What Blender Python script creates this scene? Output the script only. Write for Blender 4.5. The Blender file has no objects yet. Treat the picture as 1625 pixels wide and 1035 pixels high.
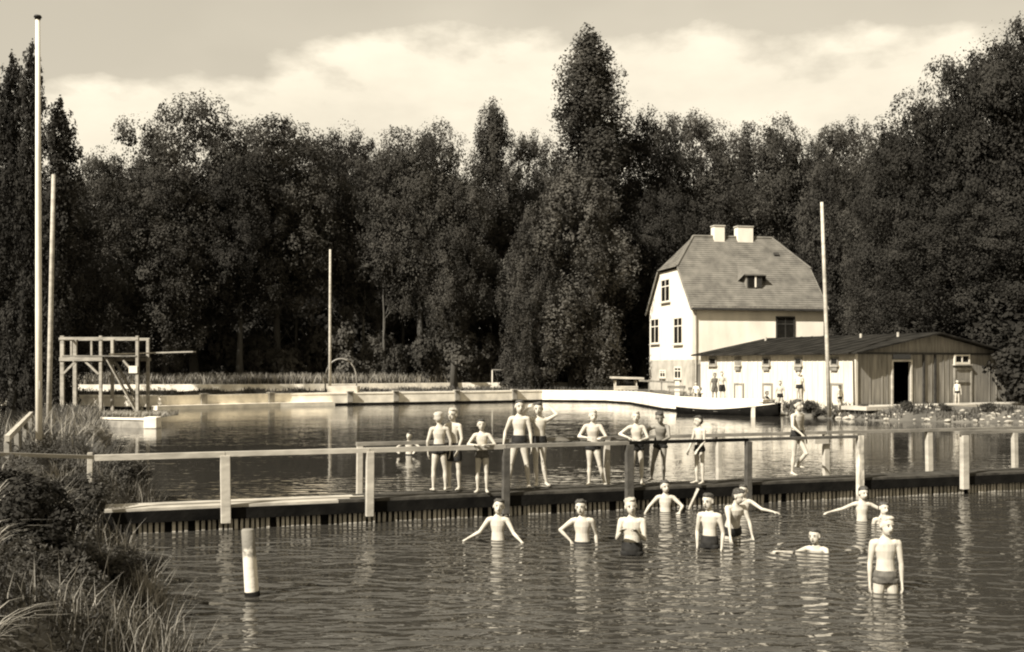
import bpy, math, random
import numpy as np
from mathutils import Vector, Matrix
PI = math.pi
C = bpy.context.scene.collection
S = bpy.context.scene
F = 1700.0      # focal length in photo pixels
HC = 2.6        # camera height over the water
HY = 580.0      # horizon row

# ---------------------------------------------------------------- camera
cd = bpy.data.cameras.new("camera"); cam = bpy.data.objects.new("camera", cd); C.objects.link(cam)
cam.location = (0, 0, HC); cam.rotation_euler = (PI/2, 0, 0)
cd.sensor_width = 36; cd.lens = 36*F/1625; cd.shift_y = (HY-517.5)/1625
cd.clip_start = .1; cd.clip_end = 4000
S.camera = cam

# ---------------------------------------------------------------- light
SUN_AZ = (-.72, -.69); EL = math.radians(40)
n_ = math.hypot(*SUN_AZ); sunv = Vector((SUN_AZ[0]/n_*math.cos(EL), SUN_AZ[1]/n_*math.cos(EL), math.sin(EL)))
ld = bpy.data.lights.new("sun", 'SUN'); ld.energy = 5.0; ld.angle = math.radians(.5); ld.color = (1, .97, .93)
sun = bpy.data.objects.new("sun", ld); C.objects.link(sun); sun.rotation_euler = sunv.to_track_quat('Z', 'Y').to_euler()
sun.location = (-20, -10, 40)
S.view_settings.view_transform = 'Standard'; S.view_settings.look = 'None'
S.view_settings.exposure = 1.0; S.view_settings.gamma = 1
S.render.film_transparent = False
try:
    S.cycles.filter_width = 2.1; S.cycles.use_denoising = True; S.cycles.max_bounces = 6
    S.cycles.diffuse_bounces = 2; S.cycles.glossy_bounces = 2; S.cycles.transmission_bounces = 2; S.cycles.caustics_reflective = False
except Exception: pass

TINT = (1.07, .967, .77)
def sep(v): return (v*TINT[0], v*TINT[1], v*TINT[2], 1)

# world: Nishita sky, turned to the sepia print's single hue, with a bank of cumulus
W = bpy.data.worlds.new("World"); S.world = W; W.use_nodes = True
nt = W.node_tree; nt.nodes.clear(); N = nt.nodes.new; L = nt.links.new
def mnode(tree, op, a=None, b=None, clamp=False):
    m = tree.nodes.new('ShaderNodeMath'); m.operation = op; m.use_clamp = clamp
    for i, x in enumerate((a, b)):
        if x is None: continue
        if isinstance(x, (int, float)): m.inputs[i].default_value = x
        else: tree.links.new(x, m.inputs[i])
    return m.outputs[0]
out = N('ShaderNodeOutputWorld'); bg = N('ShaderNodeBackground'); bg.inputs[1].default_value = .07
sky = N('ShaderNodeTexSky'); sky.sky_type = 'NISHITA'; sky.sun_disc = False
sky.sun_elevation = EL; sky.sun_rotation = math.atan2(SUN_AZ[0], SUN_AZ[1]); sky.air_density = 1.2; sky.dust_density = 2
bw = N('ShaderNodeRGBToBW'); L(sky.outputs[0], bw.inputs[0])
tc = N('ShaderNodeTexCoord'); nz = N('ShaderNodeVectorMath'); nz.operation = 'NORMALIZE'; L(tc.outputs['Generated'], nz.inputs[0])
sx = N('ShaderNodeSeparateXYZ'); L(nz.outputs[0], sx.inputs[0])
mp = N('ShaderNodeMapping'); mp.inputs['Scale'].default_value = (1, 1, 2.2); L(nz.outputs[0], mp.inputs[0])
n1 = N('ShaderNodeTexNoise'); n1.inputs['Scale'].default_value = 7; n1.inputs['Detail'].default_value = 7; n1.inputs['Roughness'].default_value = .55; L(mp.outputs[0], n1.inputs[0])
n2 = N('ShaderNodeTexNoise'); n2.inputs['Scale'].default_value = 2.6; n2.inputs['Detail'].default_value = 4; L(mp.outputs[0], n2.inputs[0])
# cloud top line: elevation threshold depends softly on direction
xx = mnode(nt, 'ADD', sx.outputs[0], -.12)
x2 = mnode(nt, 'MULTIPLY', mnode(nt, 'MULTIPLY', xx, xx), -.20)
th = mnode(nt, 'ADD', x2, .285)
th = mnode(nt, 'ADD', th, mnode(nt, 'MULTIPLY', mnode(nt, 'SUBTRACT', n1.outputs[0], .5), .13))
th = mnode(nt, 'ADD', th, mnode(nt, 'MULTIPLY', mnode(nt, 'SUBTRACT', n2.outputs[0], .5), .10))
mask = mnode(nt, 'MULTIPLY', mnode(nt, 'SUBTRACT', th, sx.outputs[2]), 45, True)
soft = mnode(nt, 'MULTIPLY', mnode(nt, 'SUBTRACT', n2.outputs[0], .47), 3.0, True)
mask = mnode(nt, 'MAXIMUM', mask, mnode(nt, 'MULTIPLY', soft, .35))
cl = mnode(nt, 'ADD', 6.7, mnode(nt, 'MULTIPLY', mnode(nt, 'SUBTRACT', n1.outputs[0], .5), 4.2))
bws = mnode(nt, 'MINIMUM', mnode(nt, 'ADD', mnode(nt, 'MULTIPLY', bw.outputs[0], .5), 2.9), 5.2)
bwx = mnode(nt, 'ADD', mnode(nt, 'MULTIPLY', bws, mnode(nt, 'SUBTRACT', 1.0, mask)), mnode(nt, 'MULTIPLY', cl, mask))
tn = N('ShaderNodeVectorMath'); tn.operation = 'SCALE'; tn.inputs[0].default_value = TINT; L(bwx, tn.inputs['Scale'])
L(tn.outputs[0], bg.inputs[0]); L(bg.outputs[0], out.inputs[0])

# ---------------------------------------------------------------- materials
def mat(name, v, var=.25, scale=3, rough=.8, bump=0, bscale=None, stretch=(1, 1, 1), spec=.25, transl=0, detail=5, bdist=.02):
    m = bpy.data.materials.new(name); m.use_nodes = True; t = m.node_tree
    p = t.nodes['Principled BSDF']; p.inputs['Roughness'].default_value = rough
    p.inputs['Specular IOR Level'].default_value = spec
    tcn = t.nodes.new('ShaderNodeTexCoord'); mpn = t.nodes.new('ShaderNodeMapping'); mpn.inputs['Scale'].default_value = stretch
    t.links.new(tcn.outputs['Object'], mpn.inputs[0])
    ns = t.nodes.new('ShaderNodeTexNoise'); ns.inputs['Scale'].default_value = scale; ns.inputs['Detail'].default_value = detail
    t.links.new(mpn.outputs[0], ns.inputs[0])
    mr = t.nodes.new('ShaderNodeMapRange'); mr.inputs[1].default_value = .3; mr.inputs[2].default_value = .7
    mr.inputs[3].default_value = v*(1-var); mr.inputs[4].default_value = v*(1+var); t.links.new(ns.outputs[0], mr.inputs[0])
    sc = t.nodes.new('ShaderNodeVectorMath'); sc.operation = 'SCALE'; sc.inputs[0].default_value = TINT
    t.links.new(mr.outputs[0], sc.inputs['Scale']); t.links.new(sc.outputs[0], p.inputs['Base Color'])
    if bump:
        bn = t.nodes.new('ShaderNodeTexNoise'); bn.inputs['Scale'].default_value = bscale or scale*4; bn.inputs['Detail'].default_value = 6
        t.links.new(mpn.outputs[0], bn.inputs[0])
        b = t.nodes.new('ShaderNodeBump'); b.inputs['Strength'].default_value = bump; b.inputs['Distance'].default_value = bdist
        t.links.new(bn.outputs[0], b.inputs['Height']); t.links.new(b.outputs[0], p.inputs['Normal'])
    if transl:
        tr = t.nodes.new('ShaderNodeBsdfTranslucent'); t.links.new(sc.outputs[0], tr.inputs[0])
        mx = t.nodes.new('ShaderNodeMixShader'); mx.inputs[0].default_value = transl
        t.links.new(p.outputs[0], mx.inputs[1]); t.links.new(tr.outputs[0], mx.inputs[2])
        t.links.new(mx.outputs[0], t.nodes['Material Output'].inputs[0])
    return m
M = dict(
    leaf=mat('foliage', .044, .5, .35, .8, spec=.04, transl=.1),
    leaf_pale=mat('foliage_pale', .07, .45, .5, .75, spec=.08, transl=.2),
    leaf_dark=mat('foliage_dark', .026, .4, .4, .75, spec=.04, transl=.1),  # darker foliage copy, also puts the shade between crowns into the leaf colour
    bush=mat('bush_leaf', .058, .5, 1.2, .7, spec=.1, transl=.2),
    grass=mat('grass', .07, .5, .9, .7, transl=.3),
    dry=mat('dry_grass', .27, .35, 1.5, .7, transl=.3),
    reed=mat('reed_leaf', .26, .35, 3, .5, transl=.25),
    bark=mat('bark', .06, .4, 4, .9, .6, 14, (1, 1, .3)),
    bark_pale=mat('bark_pale', .3, .4, 4, .9, .5, 14, (1, 1, .3)),
    ground=mat('soil', .09, .45, .6, .95, .6, 8, bdist=.05),
    concrete=mat('concrete', .72, .24, 1.5, .9, .3, 10),
    concrete_grey=mat('concrete_grey', .24, .3, 3, .9, .3, 10),
    rock=mat('rock', .3, .5, 2, .9, .3, 10),
    sand=mat('sand_path', .4, .2, 1, .95, .3, 12),
    plaster=mat('plaster', .64, .13, 1.1, .9, .25, 20, (1, 1, .4), bdist=.01),
    plaster_low=mat('plaster_plinth', .36, .25, 1.2, .9, .25, 20, bdist=.01),
    rooftile=mat('roof_tiles', .125, .3, 1.5, .85, .3, 30, bdist=.01),
    tar=mat('tar_roof', .02, .5, 1.2, .95, .4, 8, spec=.05),
    whitewood=mat('white_boards', .52, .17, 2, .85, .3, 6, (3, 3, .35)),
    greywood=mat('grey_boards', .18, .35, 2, .85, .3, 6, (3, 3, .35)),
    darkwood=mat('dark_wood', .007, .5, 3, .9, .5, 12, (1, 1, 1), spec=.05),
    wood=mat('weathered_wood', .17, .35, 5, .8, .5, 14, (.4, .4, 1)),
    palewood=mat('pale_wood', .36, .25, 5, .8, .5, 14, (.4, .4, 1)),
    wornpost=mat('worn_post', .42, .6, 7, .8, .6, 14, (1, 1, .7)),
    slat=mat('slat_wood', .34, .6, 9, .85, .4, 16, (1, 1, .05)),
    paint=mat('white_paint', .62, .1, 3, .5, .1, 10, spec=.4),
    glass=mat('window_glass', .012, .3, 3, .12, spec=.6),
    dark=mat('dark_paint', .03, .4, 4, .6),
    metal=mat('metal_pipe', .2, .25, 6, .5, spec=.5),
    skin=mat('skin', .42, .16, 9, .75, .12, 40, spec=.15, bdist=.004),
    skin_tan=mat('tanned_skin', .2, .12, 9, .55, .12, 40, spec=.15, bdist=.004),
    hair_dark=mat('dark_hair', .05, .5, 60, .6, .5, 90, bdist=.004),
    hair_fair=mat('fair_hair', .34, .4, 60, .6, .5, 90, bdist=.004),
    cloth=mat('dark_trunks', .016, .5, 14, .8, .3, 60, bdist=.004),
    cloth_grey=mat('grey_trunks', .09, .4, 14, .8, .3, 60, bdist=.004),
    cloth_white=mat('white_shirt', .6, .1, 10, .85, .3, 40, bdist=.006),
    eye=mat('eye_dark', .03, .2, 30, .3), lip=mat('lip', .2, .2, 30, .5),
)

def two_tone(name, lo, hi, z0, w):
    m = mat(name, lo, .2, 5, .85, .5, 14, (.6, .6, 1)); t = m.node_tree; p = t.nodes['Principled BSDF']; src = p.inputs['Base Color'].links[0].from_socket
    tcn = t.nodes.new('ShaderNodeTexCoord'); s = t.nodes.new('ShaderNodeSeparateXYZ'); t.links.new(tcn.outputs['Object'], s.inputs[0])
    n = t.nodes.new('ShaderNodeTexNoise'); n.inputs['Scale'].default_value = 9; n.inputs['Detail'].default_value = 6; t.links.new(tcn.outputs['Object'], n.inputs[0])
    f = mnode(t, 'ADD', mnode(t, 'SUBTRACT', z0, s.outputs[2]), mnode(t, 'MULTIPLY', mnode(t, 'SUBTRACT', n.outputs[0], .5), w)); f = mnode(t, 'MULTIPLY', f, 14)
    f = mnode(t, 'ADD', f, .5, True); mx = t.nodes.new('ShaderNodeMix'); mx.data_type = 'RGBA'; t.links.new(f, mx.inputs[0]); t.links.new(src, mx.inputs[6]); mx.inputs[7].default_value = sep(hi)
    t.links.new(mx.outputs[2], p.inputs['Base Color']); return m
M['moor'] = two_tone('worn_mooring_post', .16, .58, .46, .5)
M['wood2'] = mat('rail_wood', .27, .35, 5, .8, .5, 14, (.4, .4, 1))
M['postdark'] = mat('dark_post', .06, .4, 5, .85, .5, 14)
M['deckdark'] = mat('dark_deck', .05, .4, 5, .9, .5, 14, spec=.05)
# ---------------------------------------------------------------- mesh helpers
def frame(d, ref=None):
    d = Vector(d).normalized()
    if ref is None: ref = Vector((0, 0, 1)) if abs(d.z) < .9 else Vector((0, 1, 0))
    else: ref = Vector(ref)
    x = ref.cross(d)
    if x.length < 1e-5: x = Vector((1, 0, 0)).cross(d)
    x.normalize(); return x, d.cross(x).normalized()
class MB:
    def __init__(s): s.v = []; s.f = []
    def add(s, vs, fs):
        o = len(s.v); s.v += [tuple(v) for v in vs]; s.f += [tuple(i+o for i in f) for f in fs]; return s
    def obox(s, c, ax, ay, az, hx, hy, hz):
        c = Vector(c); ax = Vector(ax).normalized()*hx; ay = Vector(ay).normalized()*hy; az = Vector(az).normalized()*hz
        vs = [c+ax*i+ay*j+az*k for i in (-1, 1) for j in (-1, 1) for k in (-1, 1)]
        return s.add(vs, [(0, 1, 3, 2), (4, 6, 7, 5), (0, 4, 5, 1), (2, 3, 7, 6), (0, 2, 6, 4), (1, 5, 7, 3)])
    def box(s, x0, x1, y0, y1, z0, z1):
        return s.obox(((x0+x1)/2, (y0+y1)/2, (z0+z1)/2), (1, 0, 0), (0, 1, 0), (0, 0, 1), (x1-x0)/2, (y1-y0)/2, (z1-z0)/2)
    def bar(s, a, b, w, h, up=(0, 0, 1)):
        a = Vector(a); b = Vector(b); d = b-a; x, y = frame(d, up)
        return s.obox((a+b)/2, x, d, y, w/2, d.length/2, h/2)
    def tube(s, pts, rad, seg=10, ref=None, round_caps=False):
        pts = [Vector(p) for p in pts]; rr = [(r, r) if isinstance(r, (int, float)) else r for r in rad]
        if round_caps:
            d0 = (pts[0]-pts[1]).normalized(); d1 = (pts[-1]-pts[-2]).normalized()
            r0, r1 = rr[0], rr[-1]; P0, P1 = pts[0], pts[-1]
            for fr in (.7, .95):
                k = math.sqrt(1-fr*fr)
                pts.insert(0, P0+d0*min(r0)*fr); rr.insert(0, (r0[0]*k, r0[1]*k))
                pts.append(P1+d1*min(r1)*fr); rr.append((r1[0]*k, r1[1]*k))
        vs = []; fs = []; n = len(pts)
        for i, p in enumerate(pts):
            d = (pts[min(i+1, n-1)]-pts[max(i-1, 0)])
            if ref is not None: x = Vector(ref); x = (x-d*x.dot(d)/max(d.length_squared, 1e-9)).normalized(); y = d.normalized().cross(x)
            else: x, y = frame(d)
            for k in range(seg):
                a = 2*PI*k/seg; vs.append(p+x*math.cos(a)*rr[i][0]+y*math.sin(a)*rr[i][1])
        for i in range(n-1):
            for k in range(seg):
                a = i*seg+k; b = i*seg+(k+1) % seg; fs.append((a, b, b+seg, a+seg))
        fs.append(tuple(range(seg))[::-1]); fs.append(tuple(range((n-1)*seg, n*seg)))
        return s.add(vs, fs)
    def ell(s, c, r, ax=None, nu=12, nv=8):
        c = Vector(c); A = ax or (Vector((1, 0, 0)), Vector((0, 1, 0)), Vector((0, 0, 1)))
        vs = []; fs = []
        vs.append(c+A[2]*r[2])
        for i in range(1, nv):
            t = PI*i/nv
            for k in range(nu):
                a = 2*PI*k/nu; vs.append(c+A[0]*r[0]*math.sin(t)*math.cos(a)+A[1]*r[1]*math.sin(t)*math.sin(a)+A[2]*r[2]*math.cos(t))
        vs.append(c-A[2]*r[2]); e = len(vs)-1
        for k in range(nu): fs.append((0, 1+k, 1+(k+1) % nu))
        for i in range(nv-2):
            for k in range(nu):
                a = 1+i*nu+k; b = 1+i*nu+(k+1) % nu; fs.append((a, a+nu, b+nu, b))
        o = 1+(nv-2)*nu
        for k in range(nu): fs.append((e, o+(k+1) % nu, o+k))
        return s.add(vs, fs)
def wloc(o):
    v = Vector((0, 0, 0))
    while o is not None: v += Vector(o.location); o = o.parent
    return v
def link(name, me, m, parent=None):
    o = bpy.data.objects.new(name, me); C.objects.link(o)
    if m is not None: me.materials.clear(); me.materials.append(m)
    if parent is not None: o.parent = parent
    return o
def obj(name, mb, m, parent=None, bevel=0, smooth=False, local=False):
    """verts are world coordinates; stored relative to the parent's place"""
    off = wloc(parent) if (parent is not None and not local) else Vector((0, 0, 0))
    base = off
    if parent is None and not local:
        a = np.array(mb.v); base = Vector((float(a[:, 0].mean()), float(a[:, 1].mean()), float(a[:, 2].min())))
    me = bpy.data.meshes.new(name); me.from_pydata([(v[0]-base.x, v[1]-base.y, v[2]-base.z) for v in mb.v], [], mb.f)
    me.update()
    if smooth: me.polygons.foreach_set('use_smooth', [True]*len(me.polygons))
    o = link(name, me, m, parent)
    if parent is None and not local: o.location = base
    if bevel:
        b = o.modifiers.new('b', 'BEVEL'); b.width = bevel; b.segments = 2; b.limit_method = 'ANGLE'
    return o
def tag(o, label=None, cat=None, group=None, kind=None):
    if label: o['label'] = label
    if cat: o['category'] = cat
    if group: o['group'] = group
    if kind: o['kind'] = kind
    return o
def empty(name, loc, label, cat, group=None):
    o = bpy.data.objects.new(name, None); C.objects.link(o); o.location = loc; o.empty_display_size = .2
    return tag(o, label, cat, group)
def npmesh(name, V, Fq, smooth=False):
    me = bpy.data.meshes.new(name); k = Fq.shape[1]
    me.vertices.add(len(V)); me.vertices.foreach_set('co', V.astype(np.float32).ravel())
    me.loops.add(Fq.size); me.loops.foreach_set('vertex_index', Fq.astype(np.int32).ravel())
    me.polygons.add(len(Fq)); me.polygons.foreach_set('loop_start', np.arange(0, Fq.size, k, dtype=np.int32))
    me.polygons.foreach_set('loop_total', np.full(len(Fq), k, dtype=np.int32))
    if smooth: me.polygons.foreach_set('use_smooth', np.ones(len(Fq), dtype=bool))
    me.update(); me.validate(); return me
def at(px, py, z=0.0):
    d = F*(HC-z)/(py-HY); return Vector(((px-812.5)/F*d, d, z))
def X(px, d): return (px-812.5)/F*d
def Z(py, d): return HC+(HY-py)*d/F
def hit(px, py, P, dr):
    """t along horizontal dir dr from P where the view column px falls, and z of row py there"""
    k = (px-812.5)/F; t = (k*P[1]-P[0])/(dr[0]-k*dr[1]); d = P[1]+t*dr[1]; return t, Z(py, d)

# ---------------------------------------------------------------- terrain
A_ = np.array([(-2.5, 6), (70, 6), (70, 47), (23, 48), (17.3, 50.2), (15.2, 53), (13.6, 56), (10.3, 58.5), (8.8, 62.5), (8, 72.5), (6.6, 76), (2.2, 77.5), (-4, 74), (-14.2, 68.8), (-20.4, 63.4), (-31, 66), (-70, 69), (-70, 6)], float)
B_ = np.array([(-2.75, 8.3), (-3.25, 10.2), (-4.6, 13), (-6.1, 16.4), (-7.0, 20.5), (-9.6, 26), (-12, 32), (-15.3, 40), (-17.2, 44.8), (-17.4, 49.3), (-20.8, 50.2), (-20.6, 46.8), (-16.8, 36), (-13.4, 28), (-12.8, 22), (-16, 18), (-80, 16), (-80, -30), (-3.0, -30)], float)
def sdf(poly, P):
    d = np.full(len(P), 1e9); inside = np.zeros(len(P), bool); n = len(poly)
    for i in range(n):
        a, b = poly[i], poly[(i+1) % n]; e = b-a; w = P-a
        t = np.clip((w@e)/(e@e), 0, 1); q = w-t[:, None]*e; d = np.minimum(d, np.hypot(q[:, 0], q[:, 1]))
        c = ((a[1] <= P[:, 1]) != (b[1] <= P[:, 1]))
        xi = a[0]+(P[:, 1]-a[1])/(b[1]-a[1]+1e-12)*(b[0]-a[0]); inside ^= c & (P[:, 0] < xi)
    return np.where(inside, -d, d)
def land(P): return np.maximum(sdf(A_, P), -sdf(B_, P))
TW = np.array([(-60, 74), (-29, 76), (-15.2, 78), (-4.6, 84), (5, 87), (60, 92)], float)
def hts(P):
    s = land(P); x, y = P[:, 0], P[:, 1]
    base = np.full(len(P), .74)
    near = (y < 30) & (x < 0); base = np.where(near, .95-(np.clip(y, 14, 30)-14)*.018, base)
    base = np.where((x > 8.5) & (y < 75), .52, base)
    base = np.where((y < 52) & (y > 30) & (x < 0), .5, base)
    slope = np.where((x > 11) & (y < 62), .30, .85); slope = np.where(near, .7, slope)
    h = np.minimum(base, s*slope)
    yt = np.interp(x, TW[:, 0], TW[:, 1])
    h = np.where((y > yt+.25) & (x < 6), np.maximum(h, 1.16), h)
    h = np.where(x > 14, h+np.clip((y-66)/15, 0, 1)*.5, h)
    nz = .035*np.sin(x*1.7+y*.6)+.03*np.sin(y*1.3-x*2.3)+.02*np.sin(x*4.1+y*3.7)
    h = np.where(s > 0, h+nz*np.clip(s, 0, 1), h)
    deep = np.interp(y, [12, 16, 30], [.62, .9, 1.4]); return np.where(s <= 0, np.maximum(-deep, s*1.4), h)
def hz(x, y): return float(hts(np.array([[x, y]], float))[0])
gx = np.concatenate([-45-np.geomspace(700, 3, 14), np.arange(-45, 50.01, .45), 50+np.geomspace(3, 700, 14)])
gy = np.concatenate([-30-np.geomspace(300, 3, 8), np.arange(-30, 0, 2), np.arange(0, 98, .45), 98+np.geomspace(2, 1500, 18)])
GX, GY = np.meshgrid(gx, gy); P = np.stack([GX.ravel(), GY.ravel()], 1)
V = np.concatenate([P, hts(P)[:, None]], 1); nx, ny = len(gx), len(gy)
I = np.arange(nx*ny).reshape(ny, nx); Fq = np.stack([I[:-1, :-1], I[:-1, 1:], I[1:, 1:], I[1:, :-1]], -1).reshape(-1, 4)
tag(link('ground', npmesh('ground', V, Fq, True), M['ground']), kind='structure')

# water
wm = bpy.data.materials.new('water'); wm.use_nodes = True; t = wm.node_tree; p = t.nodes['Principled BSDF']
p.inputs['Base Color'].default_value = sep(.032); p.inputs['Roughness'].default_value = .02; p.inputs['IOR'].default_value = 1.33
tcn = t.nodes.new('ShaderNodeTexCoord')
def wn(scale, detail, st):
    m_ = t.nodes.new('ShaderNodeMapping'); m_.inputs['Scale'].default_value = st; m_.inputs['Rotation'].default_value = (0, 0, .12); t.links.new(tcn.outputs['Object'], m_.inputs[0])
    n = t.nodes.new('ShaderNodeTexNoise'); n.inputs['Scale'].default_value = scale; n.inputs['Detail'].default_value = detail; n.inputs['Distortion'].default_value = .6
    t.links.new(m_.outputs[0], n.inputs[0]); return n.outputs[0]
h1 = wn(2.1, 1.5, (.75, 1.6, 1)); h2 = wn(5.0, 1.5, (.8, 1.3, 1)); h3 = wn(.16, 2, (1, 1.6, 1))
amp = t.nodes.new('ShaderNodeMapRange'); t.links.new(h3, amp.inputs[0]); amp.inputs[1].default_value = .35; amp.inputs[2].default_value = .65; amp.inputs[3].default_value = .45; amp.inputs[4].default_value = 1.1
hh = mnode(t, 'ADD', mnode(t, 'MULTIPLY', h1, .72), mnode(t, 'MULTIPLY', h2, .28)); hh = mnode(t, 'MULTIPLY', hh, amp.outputs[0])
sy = t.nodes.new('ShaderNodeSeparateXYZ'); t.links.new(tcn.outputs['Object'], sy.inputs[0])      # sheltered, calmer basin beyond the boardwalk
cm = t.nodes.new('ShaderNodeMapRange'); t.links.new(mnode(t, 'SUBTRACT', sy.outputs[1], mnode(t, 'MULTIPLY', sy.outputs[0], .352)), cm.inputs[0])
cm.inputs[1].default_value = 18.3; cm.inputs[2].default_value = 27; cm.inputs[3].default_value = 1; cm.inputs[4].default_value = .13; hh = mnode(t, 'MULTIPLY', hh, cm.outputs[0])
for cx_, cy_, am in [(-.22, 15.96, .2), (1.03, 15.67, .2), (1.65, 14.68, .2), (2.73, 19.05, .25), (2.80, 15.19, .2), (3.30, 16.13, .3), (4.1, 18.97, .3), (5.85, 17.9, .3), (4.28, 12.28, .16), (4.34, 15.14, .4), (6.1, 17.6, .2), (-2.94, 12.1, .1)]:
    vs_ = t.nodes.new('ShaderNodeVectorMath'); vs_.operation = 'DISTANCE'; t.links.new(tcn.outputs['Object'], vs_.inputs[0]); vs_.inputs[1].default_value = (cx_, cy_, 0)   # rings around a bather
    r_ = vs_.outputs['Value']; rg = mnode(t, 'MULTIPLY', mnode(t, 'SINE', mnode(t, 'MULTIPLY', r_, 24)), mnode(t, 'MULTIPLY', mnode(t, 'POWER', 2.718, mnode(t, 'MULTIPLY', r_, -2.0)), am)); hh = mnode(t, 'ADD', hh, rg)
b = t.nodes.new('ShaderNodeBump'); b.inputs['Strength'].default_value = 1; b.inputs['Distance'].default_value = .09
t.links.new(hh, b.inputs['Height']); t.links.new(b.outputs[0], p.inputs['Normal'])
wv = np.array([(-69, 5, 0), (69, 5, 0), (69, 80, 0), (-69, 80, 0)], float)
tag(link('water', npmesh('water', wv, np.array([[0, 1, 2, 3]])), wm), kind='structure')

# ---------------------------------------------------------------- foliage
rng = np.random.default_rng(7)
def quads(P, Nn, size, asp=.6):
    n = len(P); r = rng.normal(size=(n, 3)); T = np.cross(Nn, r); T /= np.linalg.norm(T, axis=1)[:, None]+1e-9
    Bt = np.cross(Nn, T); s = (size*rng.uniform(.6, 1.3, n))[:, None]
    a = T*s*.5; b_ = Bt*s*.5*asp
    V = np.stack([P-a, P-b_, P+a, P+b_], 1).reshape(-1, 3); return V, np.arange(4*n).reshape(-1, 4)
def lobes_mesh(name, cs, rs, n, size, squash=(1, 1, 1), up=.15, inner=.4):
    cs = np.array(cs); rs = np.array(rs); w = rs**2; k = rng.choice(len(cs), n, p=w/w.sum())
    d = rng.normal(size=(n, 3)); d /= np.linalg.norm(d, axis=1)[:, None]
    # sub-clumps: pull the leaves of each lobe toward small tufts on its shell
    td = rng.normal(size=(len(cs), 11, 3)); td /= np.linalg.norm(td, axis=2)[:, :, None]
    tt = td[k, rng.integers(0, 11, n)]; mix = rng.uniform(.0, 1, n)[:, None] < .78
    dd = np.where(mix, tt+d*.27, d); dd /= np.linalg.norm(dd, axis=1)[:, None]
    rad = np.where(rng.random(n) < inner, rng.uniform(.3, .8, n), rng.uniform(.78, 1.12, n))
    P = cs[k]+dd*(rs[k]*rad)[:, None]*np.array(squash)
    Nn = dd*.95+rng.normal(size=(n, 3))*.38+np.array([0, 0, up]); Nn /= np.linalg.norm(Nn, axis=1)[:, None]
    V, Fq = quads(P, Nn, size); return npmesh(name, V, Fq)
def broad(seed, n=92000, a=6.2, c=7.8, zc=12.2, nl=44, lr=(1.3, 2.3), size=.205):
    global rng; rng = np.random.default_rng(seed); cs = []; rs = []; ph = rng.uniform(0, 6.28)
    for i in range(nl):
        z = 1-2*(i+.5)/nl; az = ph+i*2.39996; s = math.sqrt(1-z*z); d = np.array([math.cos(az)*s, math.sin(az)*s, z])+rng.normal(size=3)*.10
        q = rng.uniform(.70, .86) if z < .4 else rng.uniform(.80, .86); cs.append((d[0]*a*q, d[1]*a*q, zc+d[2]*c*q)); rs.append(rng.uniform(*lr))
    for i in range(nl//3):
        d = rng.normal(size=3); d /= np.linalg.norm(d); q = rng.uniform(.2, .6); cs.append((d[0]*a*q, d[1]*a*q, zc+d[2]*c*q)); rs.append(rng.uniform(1.8, 2.8))
    return lobes_mesh('crown', cs, rs, n, size, inner=.3)
def spire(seed, n, H, prof, z0=2.0, size=.3, lr=(.7, 1.3), nl=60):
    global rng; rng = np.random.default_rng(seed); cs = []; rs = []
    for i in range(nl):
        z = z0+(H-z0)*(i+.5)/nl; r = np.interp(z/H, [p_[0] for p_ in prof], [p_[1] for p_ in prof]); a = rng.uniform(0, 2*PI); q = math.sqrt(rng.uniform(.0, 1))
        rr = rng.uniform(*lr)*min(1, .35+r/2.2); cs.append((math.cos(a)*max(0, r-rr*.6)*q, math.sin(a)*max(0, r-rr*.6)*q, z)); rs.append(rr)
    return lobes_mesh('crown', cs, rs, n, size, (1, 1, 1.7), .0)
CR = {
    'oakA': (broad(1), 21.6, 12.4), 'oakB': (broad(2, nl=52), 21.6, 12.4), 'oakC': (broad(3, a=5.4, c=8.2, nl=38, lr=(1.4, 2.6)), 21.9, 11.5),
    'low': (broad(4, n=98000, a=6.0, c=9.2, zc=10.4, nl=56, size=.205), 20.5, 12.8),
    'cone': (spire(5, 60000, 22, [(0, 1), (.1, 3), (.3, 4.3), (.6, 3.9), (.8, 2.7), (.92, 1.4), (1, .2)], 2.5, .2, (1.0, 1.7), 60), 22.3, 9.0),
    'poplar': (spire(6, 80000, 26.5, [(0, 1.2), (.12, 2.6), (.3, 3.6), (.45, 3.4), (.55, 3.0), (.64, 2.5), (.76, 2.3), (.88, 1.5), (.95, .7), (1, .05)], 2.0, .19, (.9, 1.5), 110), 26.8, 9.6),
    'willow': (spire(9, 70000, 16, [(0, 1.5), (.08, 3.4), (.3, 4.6), (.6, 4.6), (.85, 3.0), (1, .6)], .6, .2, (.7, 1.3), 120), 16, 9.6),
    'column': (spire(8, 30000, 20, [(0, .8), (.1, 1.6), (.4, 2.0), (.75, 1.7), (.92, 1.0), (1, .2)], 1.0, .22, (.7, 1.2), 54), 20.3, 4.6),
}
def bounds(me):
    v = np.empty(len(me.vertices)*3, np.float32); me.vertices.foreach_get('co', v); v = v.reshape(-1, 3)
    return float(np.percentile(v[:, 2], 99.95)), float(np.percentile(v[:, 0], 99.3)-np.percentile(v[:, 0], .7))
CR = {k: (v[0],)+bounds(v[0]) for k, v in CR.items()}
def shrub_mesh(seed, n, r, h, size, nl=16, inner=.25):
    global rng; rng = np.random.default_rng(seed); cs = []; rs = []
    for i in range(nl):
        a = rng.uniform(0, 2*PI); q = math.sqrt(rng.random()); z = rng.uniform(.12, .85); k = q*(1.1-z*.6)
        cs.append((math.cos(a)*r*.7*k, math.sin(a)*r*.7*k, h*z)); rs.append(rng.uniform(.25, .42)*r)
    return lobes_mesh('foliage', cs, rs, n, size, (1, 1, min(1.3, h/r*.7)), .2, inner)
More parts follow.
